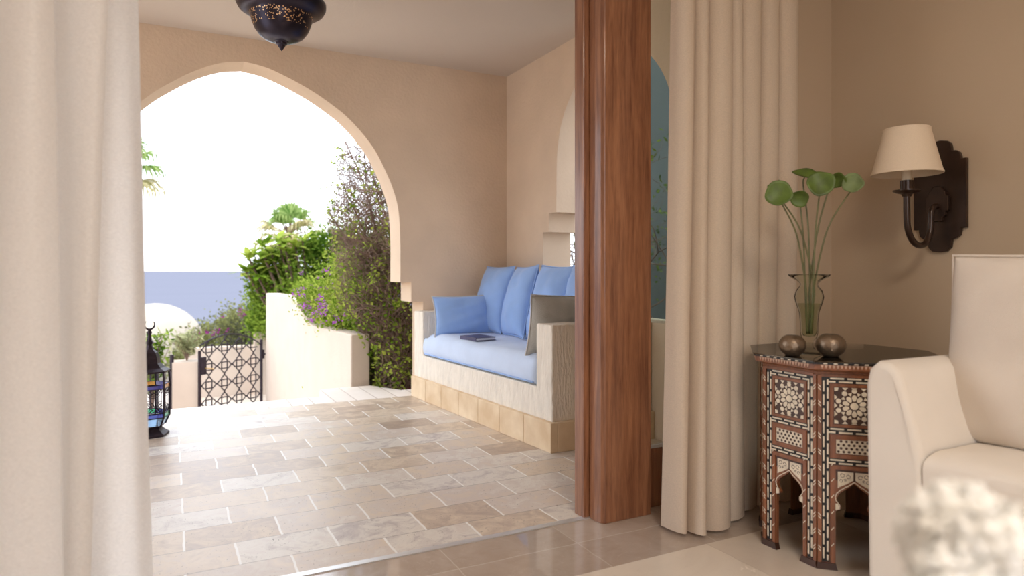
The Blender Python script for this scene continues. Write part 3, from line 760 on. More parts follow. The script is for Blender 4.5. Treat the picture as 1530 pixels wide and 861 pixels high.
    for i in range(10):
        t = 2*pi*i/10+pi/10; d = Vector((cos(t),sin(t))); nn = Vector((-d.y,d.x))
        c = d*.0505
        if max(abs(c.x),abs(c.y)) < .058:
            q = [(c+Vector((.0085*cos(a),.0085*sin(a)))) for a in [2*pi*k/7 for k in range(7)]]
            poly([(max(-lim,min(lim,p.x)),max(-lim,min(lim,p.y))) for p in q])
    for sx in (1,-1):
        for sy in (1,-1):
            poly([(sx*lim,sy*lim),(sx*.048,sy*lim),(sx*.050,sy*.050),(sx*lim,sy*.048)][::sx*sy])
    for sx in (1,-1):
        for k in (-1,0,1):
            poly([(sx*lim,k*.028-.009),(sx*lim,k*.028+.009),(sx*.051,k*.028)]); poly([(k*.028-.009,sx*lim),(k*.028+.009,sx*lim),(k*.028,sx*.051)])
    # pearl plate of the lattice + spandrel
    bn.frame_prism([(-.055,.391),(.055,.391),(.055,.437),(-.055,.437)], f0(.0), f0(.0016))
    for sgn in (1,-1):
        bn.frame_prism([(sgn*.050,.330),(sgn*.003,.330),(sgn*.003,.304),(sgn*.020,.292),(sgn*.044,.279),(sgn*.050,.274)], f0(.001), f0(.0022))
        # white edging of the arch
        A = arch_r[3:]
        for (ua,va),(ub,vb) in zip(A[:-1],A[1:]): dash(sgn*(ua+.005),va+.004,sgn*(ub+.005 if ub else 0),vb+.006,.0013)
        bn.frame_prism([(sgn*.043,.204),(sgn*.057,.200),(sgn*.057,.222),(sgn*.050,.222)], f0(.001), f0(.0022))
    parts.append(('pearl_inlay', bn, M['bone']))
    # pierced lattice holes and scroll cuts
    hb = MB()
    for r_ in range(4):
        for c_ in range(7):
            u = -.048+c_*.016+(.008 if r_%2 else 0); v = .397+r_*.0115
            if u > .053: continue
            hb.frame_prism([(u+.0047*cos(t),v+.0047*sin(t)) for t in [2*pi*k/6 for k in range(6)]], f0(.0016), f0(.0021))
    parts.append(('fretwork', hb, M['darkwood']))
    for sgn in (1,-1):
        hb = MB()
        for (u,v,r0) in ((.018,.315,.007),(.036,.318,.007),(.040,.300,.0055),(.028,.303,.004)):
            for k in range(9):
                a0 = radians(40*k); a1 = radians(40*(k+1)-8)
                if k == 8: continue
                hb.frame_prism([(sgn*(u+r0*cos(a0)),v+r0*sin(a0)),(sgn*(u+r0*cos(a1)),v+r0*sin(a1)),(sgn*(u+(r0-.0018)*cos(a1)),v+(r0-.0018)*sin(a1)),(sgn*(u+(r0-.0018)*cos(a0)),v+(r0-.0018)*sin(a0))], f0(.0022), f0(.0028))
        parts.append(('spandrel_scroll', hb, M['darkwood']))
    return parts
face_parts = build_face()
protos = []
for i in range(8):
    ang = pi/4*i   # outward normal of face i: local -Y rotated
    R = Matrix.Rotation(ang,4,'Z') @ Matrix.Translation((0,-inr,0))
    if i == 0:
        for nme,mb,mm in face_parts:
            o = mb.build(nme, mm, tb); o.matrix_local = R; protos.append(o)
        par0 = protos[0]
        for o in protos[1:]:
            o.parent = par0; o.matrix_local = Matrix.Identity(4)
    else:
        p0 = protos[0].copy(); COL.objects.link(p0); p0.parent = tb; p0.matrix_local = R
        for o in protos[1:]:
            c = o.copy(); COL.objects.link(c); c.parent = p0; c.matrix_local = Matrix.Identity(4)
def octo(r): return [(r/cos(pi/8)*cos(pi/8+pi/4*i), r/cos(pi/8)*sin(pi/8+pi/4*i)) for i in range(8)]
def octloft(prof):
    mb = MB(); vs = []; fs = []
    for r,z in prof:
        vs += [(x,y,z) for x,y in octo(r)]
    for k in range(len(prof)-1):
        for i in range(8): fs.append((k*8+i,k*8+(i+1)%8,(k+1)*8+(i+1)%8,(k+1)*8+i))
    fs.append(tuple(range(7,-1,-1))); fs.append(tuple((len(prof)-1)*8+i for i in range(8)))
    mb.add(vs,fs); return mb
top = octloft([(inr-.014,.648),(inr+.002,.650),(inr+.004,.662),(inr+.022,.668),(inr+.030,.672),(inr+.030,.690)]).build('table_top', M['inlaywood'], tb)
octloft([(inr+.028,.6901),(inr+.036,.6905),(inr+.036,.6965),(inr+.034,.697)]).build('ebony_edge', M['black'], top)
g = octloft([(inr+.040,.6972),(inr+.040,.7015)]).build('glass_sheet', M['topglass'], top)
rr = inr+.030
def onface(i, u, d, z):
    a = pi/4*i; return ((inr+d)*cos(a)-u*sin(a), (inr+d)*sin(a)+u*cos(a), z)
for i in range(8):
    fr = MB(); ed = MB(); hwf = rr*math.tan(pi/8)-.018; nt_ = 18
    for k in range(nt_):
        u = -hwf+2*hwf*(k+.5)/nt_; w_ = hwf/nt_*.85
        fr.add([onface(i,u-w_,.0303,.6885),onface(i,u+w_,.0303,.6885),onface(i,u,.0303,.6755),onface(i,u-w_,.0315,.6885),onface(i,u+w_,.0315,.6885),onface(i,u,.0315,.6755)],[(0,1,2),(3,5,4),(0,3,4,1),(1,4,5,2),(2,5,3,0)])
    for k in range(7):
        u = -hwf+2*hwf*(k+.5)/7
        b0 = [onface(i,u-.006,.0362,.6915),onface(i,u+.006,.0362,.6915),onface(i,u+.006,.0362,.6955),onface(i,u-.006,.0362,.6955)]
        b1 = [onface(i,u-.006,.0370,.6915),onface(i,u+.006,.0370,.6915),onface(i,u+.006,.0370,.6955),onface(i,u-.006,.0370,.6955)]
        ed.add(b0+b1,[(0,3,2,1),(4,5,6,7),(0,1,5,4),(1,2,6,5),(2,3,7,6),(3,0,4,7)])
    fr.build('frieze_inlay', M['pinkbone'], top); ed.build('edge_inlay', M['bone'], top)
ti = MB()
for rad_,nn_ in ((.06,8),(.13,16),(.20,24),(.27,32)):
    for k in range(nn_):
        a = 2*pi*k/nn_; x,y = rad_*cos(a),rad_*sin(a)
        ti.add([(x+.012*cos(a+q),y+.012*sin(a+q),.6971) for q in (0,pi/2,pi,3*pi/2)],[(0,1,2,3)])
ti.build('top_inlay', M['bone'], top, recalc=False)
octloft([(inr-.02,.640),(inr-.02,.646)]).build('under_board', M['darkwood'], tb)

# ------------------------------------------------------------------ two pots, vase, leaves
ZT = .7015
def pot(loc, r, label):
    o = MB(); pr = [(.001,0),(.022,0),(.026,.003),(.040,.016),(.047,.034),(.045,.052),(.034,.066),(.024,.0715),(.0225,.0725),(.021,.0715),(.031,.063),(.041,.050),(.043,.034),(.036,.017),(.022,.006),(.001,.005)]
    o.lathe([(a*r,b_*r) for a,b_ in pr], n=36)
    x = o.build('metal_pot', M['pewter'], smooth=True); x.location = loc; tag(x, label, 'pot', 'round metal pots on the side table')
pot((1.958,1.652,ZT), .98, 'Round dark metal pot, the left one on the octagonal table')
pot((2.058,1.575,ZT), 1.06, 'Round greyer metal pot to the right of the glass vase')
VX, VY = 2.058, 1.664
vase = thing('glass_vase', 'Clear glass vase with flared rim standing on the octagonal table', 'vase', (VX,VY,ZT))
vo = [(.001,0),(.046,0),(.047,.004),(.020,.016),(.012,.030),(.013,.045),(.026,.058),(.030,.075),(.030,.11),(.034,.15),(.046,.185),(.050,.205),(.044,.228),(.032,.243),(.029,.252),(.040,.262),(.066,.278),(.072,.286)]
vi = [(.069,.286),(.062,.280),(.036,.264),(.026,.252),(.029,.243),(.041,.228),(.047,.205),(.043,.185),(.031,.15),(.027,.11),(.027,.078),(.020,.064),(.001,.060)]
mb = MB(); mb.lathe(vo+vi, n=40); mb.build('vase_body', M['vaseglass'], vase, smooth=True)
mb = MB(); mb.lathe([(.001,.061),(.0195,.0650),(.0262,.079),(.0262,.11),(.0300,.15),(.0402,.180),(.001,.180)], n=36); mb.build('water', M['water'], vase, smooth=True)
# leaves: (x,y,z) centre, radius, normal, material
leaves = [((1.906,1.665,1.271),.046,(-.75,-.6,.15),'leafgreen','Large round green leaf at the far left of the vase'),
          ((1.925,1.70,1.303),.040,(-.35,.3,.9),'leafpale','Folded leaf tip behind the large left leaf'),
          ((2.010,1.665,1.262),.032,(-.65,-.55,-.4),'leafgreen','Small low round leaf in the middle of the vase'),
          ((2.080,1.70,1.350),.045,(-.2,-.45,.85),'leafgreen','Topmost leaf of the vase seen nearly edge on'),
          ((2.045,1.606,1.307),.046,(-.7,-.65,.25),'leafgreen','Biggest bright leaf in the centre of the bunch'),
          ((2.135,1.618,1.330),.036,(-.3,-.6,-.7),'leafgreen','Dark folded leaf right of the centre'),
          ((2.182,1.58,1.315),.036,(-.55,-.45,.1),'leafpale','Pale leaf at the far right of the bunch')]
bases = [(-.010,.004),(.012,-.006),(-.002,.012),(.006,.002),(.002,-.012),(.014,.008),(.018,-.004)]
for k,((c,r,nrm,mm,lab),(bx,by)) in enumerate(zip(leaves,bases)):
    t = thing('round_leaf_stem', lab, 'leaf', (VX+bx*.6,VY+by*.6,ZT+.070), group='round leaves in the glass vase')
    base = Vector((VX+bx*.6,VY+by*.6,ZT+.070)); c = Vector(c)
    nk = Vector((VX+bx*1.25,VY+by*1.25,ZT+.252)); nv = Vector(nrm).normalized()
    att = c-nv*.004
    mid = nk.lerp(att,.5)+Vector(((nk-att).x*.15, (nk-att).y*.15, .02))
    pts = catmull([base, base.lerp(nk,.5)+Vector((0,0,0)), nk, mid, att-nv*.02+Vector((0,0,-.012)), att], 6)
    s = MB(); s.tube([p-base for p in pts], [.0036-.0012*i/len(pts) for i in range(len(pts))], 8); s.build('stem', M['stem'], t, smooth=True)
    # leaf disc, slightly cupped and wavy, with thickness
    a = nv.cross(Vector((0,0,1))); a = a.normalized() if a.length > .1 else Vector((1,0,0)); b_ = nv.cross(a)
    vs = [c-base]; fs = []; nr, na = 5, 28
    for i in range(1,nr+1):
        for j in range(na):
            th = 2*pi*j/na; rr_ = r*i/nr*(1+.04*sin(3*th+k)*(i/nr)+.03*sin(5*th+2*k))
            if mm == 'leafpale' and k == 1: sq = .55
            else: sq = 1
            hgt = -.010*(i/nr)**2*(r/.04)+.005*sin(2*th+k)*(i/nr)**2
            vs.append(c-base+a*rr_*cos(th)+b_*rr_*sin(th)*sq+nv*(-hgt))
    for j in range(na): fs.append((0,1+j,1+(j+1)%na))
    for i in range(nr-1):
        for j in range(na): fs.append((1+i*na+j,1+(i+1)*na+j,1+(i+1)*na+(j+1)%na,1+i*na+(j+1)%na))
    l = MB(); l.add(vs,fs); lo = l.build('leaf_blade', M[mm], t, smooth=True)
    sm = lo.modifiers.new('s','SOLIDIFY'); sm.thickness = .0012

# ------------------------------------------------------------------ wall sconce
sc = thing('wall_sconce', 'Dark bronze wall sconce with cream shade on the beige wall above the sofa', 'wall lamp', (RX1,1.675,1.31))
half = [(0,-.232),(.030,-.228),(.046,-.212),(.050,-.190),(.050,-.180),(.068,-.176),(.082,-.164),(.086,-.145),(.086,-.135),(.108,-.135),(.108,.150),(.086,.150),(.086,.158),(.080,.176),(.066,.186),(.050,.188),(.050,.196),(.046,.216),(.030,.230),(0,.236)]
outl = half+[(-u,v) for u,v in half[-2:0:-1]]
mb = MB(); mb.frame_prism(outl, lambda u,v:(-.001,u,v), lambda u,v:(-.018,u,v)); mb.build('backplate', M['bronze'], sc, bevel=.003)
h2 = [(0,-.075),(.020,-.075),(.022,-.058),(.034,-.050),(.034,-.036),(.046,-.030),(.046,.030),(.034,.036),(.034,.050),(.022,.058),(.018,.072),(0,.074)]
outl2 = [(u,v-.03) for u,v in h2]+[(-u,v-.03) for u,v in h2[-2:0:-1]]
mb = MB(); mb.frame_prism(outl2, lambda u,v:(-.018,u,v), lambda u,v:(-.036,u,v)); mb.build('boss', M['bronze'], sc, bevel=.003)
arm = [(-.030,0,-.04),(-.055,0,-.045),(-.072,0,-.065),(-.076,0,-.11),(-.082,0,-.155),(-.11,0,-.195),(-.155,0,-.205),(-.20,0,-.185),(-.228,0,-.14),(-.235,0,-.08),(-.236,0,-.02),(-.236,0,.0)]
mb = MB(); mb.tube(catmull(arm,6), .0125, 12); mb.build('arm', M['bronze'], sc, smooth=True)
cx = -.236
mb = MB(); mb.lathe([(.001,-.012),(.016,-.010),(.020,.0),(.040,.006),(.050,.012),(.050,.016),(.036,.017),(.024,.014),(.024,.055),(.001,.055)], (cx,0,.0), 28); smooth_angle(mb.build('candle_cup', M['bronze'], sc))
mb = MB(); mb.lathe([(.001,.054),(.0185,.054),(.0185,.13),(.001,.13)], (cx,0,0), 24); smooth_angle(mb.build('candle_sleeve', M['candle'], sc))
mb = MB(); mb.lathe([(.128,.080),(.083,.262),(.081,.262),(.126,.080),(.128,.080)], (cx,0,0), 56); sh = mb.build('lamp_shade', M['shade'], sc, smooth=True); smooth_angle(sh,50)
mb = MB(); mb.lathe([(.1285,.080),(.1295,.084),(.1265,.091)], (cx,0,0), 56); mb.build('trim_band', M['shade'], sh, smooth=True)
mb = MB(); mb.lathe([(.0845,.255),(.0855,.262),(.082,.264)], (cx,0,0), 56); mb.build('trim_band', M['shade'], sh, smooth=True)
mb = MB()
for q in range(3): 
    a = 2*pi*q/3; mb.tube([(cx,0,.20),(cx+.094*cos(a),.094*sin(a),.215)], .002, 6)
mb.tube([(cx,0,.12),(cx,0,.205)], .004, 6); mb.build('shade_carrier', M['bronze'], sc)

# ------------------------------------------------------------------ sofa
sofa = thing('slipcovered_sofa', 'Cream slipcovered sofa standing along the beige wall beside the octagonal table', 'sofa', (2.36,.3,0))
def sofa_arm(ys):
    """arm running along X; cross-section (y,z) rounded, swollen at the front"""
    mb = MB(); y_out, y_in = ys; sg = 1 if y_out > y_in else -1
    prof = [(y_out,.02),(y_out,.30),(y_out,.62),(y_out-sg*.004,.69),(y_out-sg*.018,.722),(y_out-sg*.045,.736),(y_out-sg*.078,.732),(y_out-sg*.105,.712),(y_out-sg*.122,.675),(y_out-sg*.138,.60),(y_out-sg*.158,.50),(y_out-sg*.16,.40),(y_out-sg*.16,.02)]
    stations = [(1.905,.82,.006),(1.886,.94,.002),(1.878,1,0),(2.0,1,0),(2.35,1,-.004),(2.80,1,-.008)]
    cy = (y_out+y_out-sg*.15)/2
    vs = []
    for x,s,dz in stations:
        for y,z in prof:
            k = 1-(1-s)*.35
            vs.append((x, cy+(y-cy)*k, z+dz if z < .6 else z+dz-(1-s)*.10))
    n_ = len(prof); fs = []
    for i in range(len(stations)-1):
        for j in range(n_-1): fs.append((i*n_+j,i*n_+j+1,(i+1)*n_+j+1,(i+1)*n_+j))
    mb.add(vs,fs)
    mb.add([vs[j] for j in range(n_)],[tuple(range(n_))])
    return mb
# smoother arm: rounded extrusion from a bevelled solid
def arm_solid(y_out, sg, name='arm'):
    prof = [(y_out,.015),(y_out,.66),(y_out-sg*.012,.708),(y_out-sg*.040,.733),(y_out-sg*.075,.730),(y_out-sg*.105,.705),(y_out-sg*.122,.65),(y_out-sg*.145,.55),(y_out-sg*.165,.46),(y_out-sg*.17,.40),(y_out-sg*.17,.015)]
    mb = MB(); mb.frame_prism(prof, lambda u,v:(1.878-.012*(v>.6),u,v), lambda u,v:(2.86,u,v-.004))
    o = mb.build(name, M['sofa'], sofa); o.location = Vector((0,0,0))-sofa.location
    bv = o.modifiers.new('b','BEVEL'); bv.width = .020; bv.segments = 5; bv.limit_method = 'ANGLE'; bv.angle_limit = radians(50)
    smooth_angle(o, 35); return o
arm_solid(1.312, 1); arm_solid(-1.0, -1)
def soft_box(name, x0,x1,y0,y1,z0,z1, bev, crown=0, m=None):
    mb = MB(); nx, ny = 10, 14
    mb.box(x0,x1,y0,y1,z0,z1)
    o = mb.build(name, m or M['sofa'], sofa); o.location = -Vector(sofa.location)
    bv = o.modifiers.new('b','BEVEL'); bv.width = bev; bv.segments = 6
    smooth_angle(o, 60); return o
soft_box('seat_base', 1.884,2.6,-.83,1.150,.015,.40,.012)
def seat_block():
    """slipcovered seat with softly crowned top and rolled front edge"""
    nx, ny = 22, 40; x0,x1,y0,y1 = 1.880,2.60,-.83,1.145; vs=[]; fs=[]
    for j in range(ny+1):
        for i in range(nx+1):
            u=i/nx; v=j/ny; x=x0+(x1-x0)*u**1.6; y=y0+(y1-y0)*v
            e=min(1,(x-x0)/.06); z=.462+.022*sqrt(max(0,1-(1-e)**2))+.012*sin(pi*min(1,u*1.1))-.010*math.exp(-((y-1.145)/.07)**2)
            z+=.004*math.exp(-((x-x0-.08-.5*(1.145-y))/.03)**2)*math.exp(-(1.145-y)/.25)
            vs.append((x,y,z))
    fs=[(j*(nx+1)+i,j*(nx+1)+i+1,(j+1)*(nx+1)+i+1,(j+1)*(nx+1)+i) for j in range(ny) for i in range(nx)]
    b0=len(vs)
    for j in range(ny+1):
        y=y0+(y1-y0)*j/ny; vs.append((x0-.002,y,.44)); vs.append((x0+.001,y,.38)); vs.append((x0+.001,y,.015))
    for j in range(ny):
        a=j*(nx+1); c=(j+1)*(nx+1); p=b0+j*3; q=b0+(j+1)*3
        fs+=[(a,c,q,p),(p,q,q+1,p+1),(p+1,q+1,q+2,p+2)]
    mb=MB(); mb.add(vs,fs); o=mb.build('seat',M['sofa'],sofa,smooth=True); o.location=-Vector(sofa.location); smooth_angle(o,70)
seat_block()
soft_box('backrest', 2.60,2.86,-.84,1.155,.015,.86,.05)
pillow('sofa_cushion', 'Large square cream back cushion by the sofa arm', M['sofacush'], .74, .58, .22, (2.185,.90,.762), (radians(-6),0,-pi/2-radians(4)), M['sofacush'], 'cream sofa cushions', seed=21, pinch=.035, wr=.005)
pillow('sofa_cushion', 'Second cream back cushion further along the sofa', M['sofacush'], .72, .58, .22, (2.27,.06,.755), (radians(-8),0,-pi/2), M['sofacush'], 'cream sofa cushions', seed=22, pinch=.035)

# ------------------------------------------------------------------ coffee table with a vase of white flowers, very close to the camera
ct = thing('coffee_table', 'Low dark wooden coffee table at the lower right corner', 'coffee table', (.74,.42,0))
mb = MB(); mb.box(-.32,.32,-.30,.30,.41,.45); mb.build('table_top', M['tabletopwood'], ct, bevel=.004)
for sx in (-1,1):
    for sy in (-1,1):
        mb = MB(); mb.box(sx*.28-.02,sx*.28+.02,sy*.26-.02,sy*.26+.02,0,.41); mb.build('leg', M['tabletopwood'], ct)
fv = thing('white_flower_vase', 'Round white ceramic vase on the coffee table', 'vase', (.53,.28,.45))
mb = MB(); mb.lathe([(.001,0),(.05,0),(.075,.05),(.078,.10),(.060,.15),(.046,.175),(.050,.185),(.044,.183),(.040,.172),(.05,.14),(.06,.08),(.04,.01),(.001,.008)], n=32); mb.build('vase_body', M['vasecer'], fv, smooth=True)
rnd = random.Random(3)
for k,(x,y,z,r) in enumerate([(.497,.276,.772,.030),(.528,.262,.790,.040),(.560,.31,.785,.042),(.570,.25,.770,.036)]):
    t = thing('white_hydrangea', ['Blurred white flower head at the bottom right corner, leftmost of the bunch','Blurred white flower head at the right edge of the bunch','Blurred white flower head at the back of the bunch','Low white flower head at the back right of the bunch'][k], 'flower', (.53,.28,.60), group='white flower heads')
    c = Vector((x,y,z))-Vector((.53,.28,.60))
    s = MB(); s.tube(catmull([((k-1.5)*.008,0,-.02),((k-1.5)*.01,.005,.03),c*.7,c],5), .003, 6); s.build('stem', M['stem'], t, smooth=True)
    fl = MB()
    for q in range(90):
        th = math.acos(1-2*(q+.5)/90); ph = q*2.39996; d = Vector((sin(th)*cos(ph),sin(th)*sin(ph),cos(th)))
        a = d.cross(Vector((.3,.2,.9))).normalized(); b_ = d.cross(a); p = c+d*r*rnd.uniform(.94,1.04); w0 = .0095
        for m4 in range(4):
            an = pi/2*m4+rnd.random(); e1 = a*cos(an)+b_*sin(an); e2 = a*cos(an+.9)+b_*sin(an+.9)
            fl.add([p,p+e1*w0+d*.002,p+(e1+e2)*w0*.85+d*.004,p+e2*w0+d*.002],[(0,1,2,3)])
    fl.build('petals', M['petal'], t, recalc=False)
    co = MB(); co.sphere(c, r*.85, 16, 10); co.build('flower_head', M['petal'], t, smooth=True)

# ------------------------------------------------------------------ garden ground, sea
mb = MB(); mb.box(-3.0,1.6,7.2,13.0,-1.15,-1.0); struct('floor', mb, M['lowerfloor'], 'Lower garden path beyond the gate', 'floor')
for k in range(5):
    box('garden_step', M['coping'], -1.9, 1.2, 5.42+.36*k, 5.42+.36*(k+1)+.002, -1.15, -.2*(k+1)+.02, structure=True, label='Stone step leading down from the terrace', cat='step')
mb = MB()
def gz(x,y):
    if y < 13: return -1.15
    return max(-13, -1.15-(y-13)*.17)
vs=[]; fs=[]; xs=[-90,-40,-20,-10,-5,0,5,10,20,40,80]; yy=[5.0,7,9,11,13,16,20,28,40,60,82,100]
for y in yy:
    for x in xs: vs.append((x,y,gz(x,y)-.02))
n_=len(xs); fs=[(j*n_+i,j*n_+i+1,(j+1)*n_+i+1,(j+1)*n_+i) for j in range(len(yy)-1) for i in range(n_-1)]
mb.add(vs,fs); struct('garden_ground', mb, M['soil'], 'Garden ground falling away towards the sea', 'ground', recalc=False)
box('planting_bed', M['soil'], 1.56, 4.6, 5.42, 7.6, -1.15, -.06, structure=True, label='Planting bed beside the arch', cat='ground')
mb = MB(); mb.box(2.84,6.0,2.0,5.42,-.3,-.05); mb.box(4.6,6.0,5.42,8.5,-.3,-.05); struct('garden_ground', mb, M['soil'], 'Soil strip behind the side arch', 'ground')
box('garden_wall', M['shade_wall'], 5.4, 5.6, 1.6, 8.5, -.3, 7.5, label='Wall with shade put into its dark grey colour in the side garden seen through the side arch', cat='wall', structure=True)
mb = MB(); mb.add([(-30000,60,-12),(30000,60,-12),(30000,45000,-12),(-30000,45000,-12)],[(0,1,2,3)]); tag(mb.build('sea', M['sea'], recalc=False), 'Calm lavender blue sea below the horizon', 'sea', kind='structure')

# garden walls outside, top profile swept along a line
def low_wall():
    A = [(1.393,5.80),(1.385,6.10),(1.345,6.60),(1.29,7.05),(1.262,7.35),(1.258,7.70),(1.245,8.2),(1.17,9.05),(1.14,9.50)]
    Z = [.445,.44,.435,.435,.50,.64,.70,.70,.70]
    th = .17; vs=[]; fs=[]
    Zc = Z
    for (x,y),z in zip(A,Zc):
        vs += [(x,y,-1.15),(x,y,z),(x+th,y+.01,z),(x+th,y+.01,-1.15)]
    for i in range(len(A)-1):
        for j in range(4): fs.append((i*4+j,i*4+(j+1)%4,(i+1)*4+(j+1)%4,(i+1)*4+j))
    fs += [(0,1,2,3),tuple(4*(len(A)-1)+j for j in (3,2,1,0))]
    mb=MB(); mb.add(vs,fs); return mb
struct('garden_wall', low_wall(), M['outwall'], 'Cream stair wall rising in a curve towards the gate', 'wall', bevel=.012)
box('garden_wall', M['outwall'], .015, .34, 9.08, 9.40, -1.15, -.117, label='Short cream pier left of the patterned gate', cat='wall', structure=True)
mb = MB(); mb.box(.2,2.6,11.6,11.8,-1.3,-.215); mb.box(1.20,1.45,11.45,11.6,-1.3,.0); struct('garden_wall', mb, M['outwall'], 'Cream retaining wall behind the gate', 'wall')
dome = thing('domed_house', 'Small cream domed building between the left curtain and the gate', 'building', (-.35,18.6,-1.9))
mb = MB(); mb.lathe([(1.15*cos(a),1.15*sin(a)+.95) for a in [radians(k*9) for k in range(11)]], n=40); mb.lathe([(1.18,-.6),(1.18,.95),(1.15,.95)], n=40); smooth_angle(mb.build('dome', M['dome'], dome))
mb = MB(); mb.box(.55,1.12,-.9,.6,-.6,1.22); mb.box(-.6,.85,-.95,-.3,-.6,.85); mb.build('wing', M['dome'], dome, bevel=.05)

# gate --------------------------------------------------------------
GL, GR = Vector((.315,9.045)), Vector((1.085,9.53)); gd = (GR-GL); gw = gd.length; ga = math.atan2(gd.y,gd.x)
gate = thing('patterned_gate', 'Black wrought-iron gate of interlaced octagons at the foot of the steps', 'gate', (GL.x,GL.y,-1.0), ga)
mb = MB()
def cellbars(mb, x0, x1, z0, z1, nx, nz, top_fn):
    cw=(x1-x0)/nx; chh=(z1-z0)/nz; r=.0078; g=cw*.185
    def T(pts):
        pts=[p for p in pts]
        if all(p[1] <= top_fn(p[0]) for p in pts) and all(x0-1e-6<=p[0]<=x1+1e-6 for p in pts):
            mb.tube([(p[0],0,p[1]) for p in pts], r, 6)
    for i in range(nx):
        xc=x0+(i+.5)*cw
        for j in range(-1,nz+1):
            zc=z0+(j+.5)*chh
            for s in (1,-1):
                # vertical wavy strand: parallel through the node, crossing between nodes
                T([(xc+s*g,zc-g*1.55),(xc+s*g,zc+g*1.55)])
                T([(xc+s*g,zc+g*1.55),(xc,zc+chh/2-g*.2),(xc-s*g*.15,zc+chh/2)])
                T([(xc+s*g,zc-g*1.55),(xc,zc-chh/2+g*.2),(xc-s*g*.15,zc-chh/2)])
                T([(xc-g*1.55,zc+s*g),(xc+g*1.55,zc+s*g)])
                T([(xc+g*1.55,zc+s*g),(xc+cw/2-g*.2,zc),(xc+cw/2,zc-s*g*.15)])
                T([(xc-g*1.55,zc+s*g),(xc-cw/2+g*.2,zc),(xc-cw/2,zc-s*g*.15)])
tf = lambda x: .99+.20*sin(pi*min(1,max(0,(x+.10)/(gw+.10))))**.7
cellbars(mb, .02, gw-.02, .02, 1.14, 4, 5, tf)
mb.build('lattice', M['iron'], gate)
for x,h in ((0,1.02),(gw,1.08)):
    mb = MB(); mb.box(x-.013,x+.013,-.013,.013,0,h); mb.build('frame_bar', M['iron'], gate)
mb = MB(); mb.box(0,gw,-.012,.012,.0,.024); mb.build('frame_bar', M['iron'], gate)
mb = MB(); mb.tube([(x,0,tf(x)) for x in [gw*k/24 for k in range(25)]], .009, 6); mb.build('top_bar', M['iron'], gate)
mb = MB(); mb.box(.012,.085,-.02,.02,.72,.94); lk = mb.build('lock_box', M['iron'], gate, bevel=.004)
mb = MB(); mb.tube([(.06,-.03,.80),(.06,-.06,.80),(.15,-.065,.785)], .008, 8); mb.build('handle', M['brass'], lk)
for z in (.10,.88):
    mb = MB(); mb.box(gw+.0,gw+.055,-.02,.02,z-.01,z+.01); mb.tube([(gw+.03,0,z-.06),(gw+.03,0,z+.06)], .018, 8); mb.build('hinge', M['iron'], gate)
g2 = thing('iron_gate_leaf', 'Narrow black iron railing beside the floor lantern', 'railing', (.013,9.14,-1.0), ga+radians(12))
mb = MB(); mb.box(-.016,.016,-.016,.016,0,.98); mb.build('frame_bar', M['iron'], g2)
for z in (.05,.80):
    mb = MB(); mb.box(-.85,0,-.012,.012,z-.014,z+.014); mb.build('rail', M['iron'], g2)
for k in range(1,8):
    mb = MB(); mb.box(-.105*k-.007,-.105*k+.007,-.007,.007,.05,.80); mb.build('bar', M['iron'], g2)
mb = MB(); mb.box(-.88,-.85,-.016,.016,0,.98); mb.build('frame_bar', M['iron'], g2)

# ------------------------------------------------------------------ vegetation
def leaf_cloud(mb, pts, size, rnd, up=.3, asp=.55, drop=0):
    for p in pts:
        d = Vector((rnd.gauss(0,1),rnd.gauss(0,1),rnd.gauss(0,1)+up)).normalized()
        a = d.cross(Vector((rnd.random(),rnd.random(),rnd.random()))).normalized(); b_ = d.cross(a)
        s = size*rnd.uniform(.6,1.3); p = Vector(p)
        mb.add([p, p+a*s*.5+b_*s*asp*.5, p+a*s+d*s*.10, p+a*s*.5-b_*s*asp*.5], [(0,1,2,3)])
def blob_points(blobs, n, rnd, shell=.55):
    tot = sum(r[3]*r[3] for r in blobs); out_=[]
    for (x,y,z,r,*sc_) in blobs:
        sx,sy,sz = sc_ if sc_ else (1,1,1)
        # clumpy surface
        cl=[Vector((rnd.gauss(0,1),rnd.gauss(0,1),rnd.gauss(0,1))).normalized() for _ in range(26)]
        for _ in range(int(n*r*r/tot)):
            if rnd.random() < .7:
                c = rnd.choice(cl); d=(c+Vector((rnd.gauss(0,.22),rnd.gauss(0,.22),rnd.gauss(0,.22)))); rr=rnd.uniform(shell+.2,1.05)
            else:
                d=Vector((rnd.gauss(0,1),rnd.gauss(0,1),rnd.gauss(0,1))).normalized(); rr=rnd.uniform(shell,1.0)
            out_.append((x+d.x*r*rr*sx,y+d.y*r*rr*sy,z+d.z*r*rr*sz))
    return out_
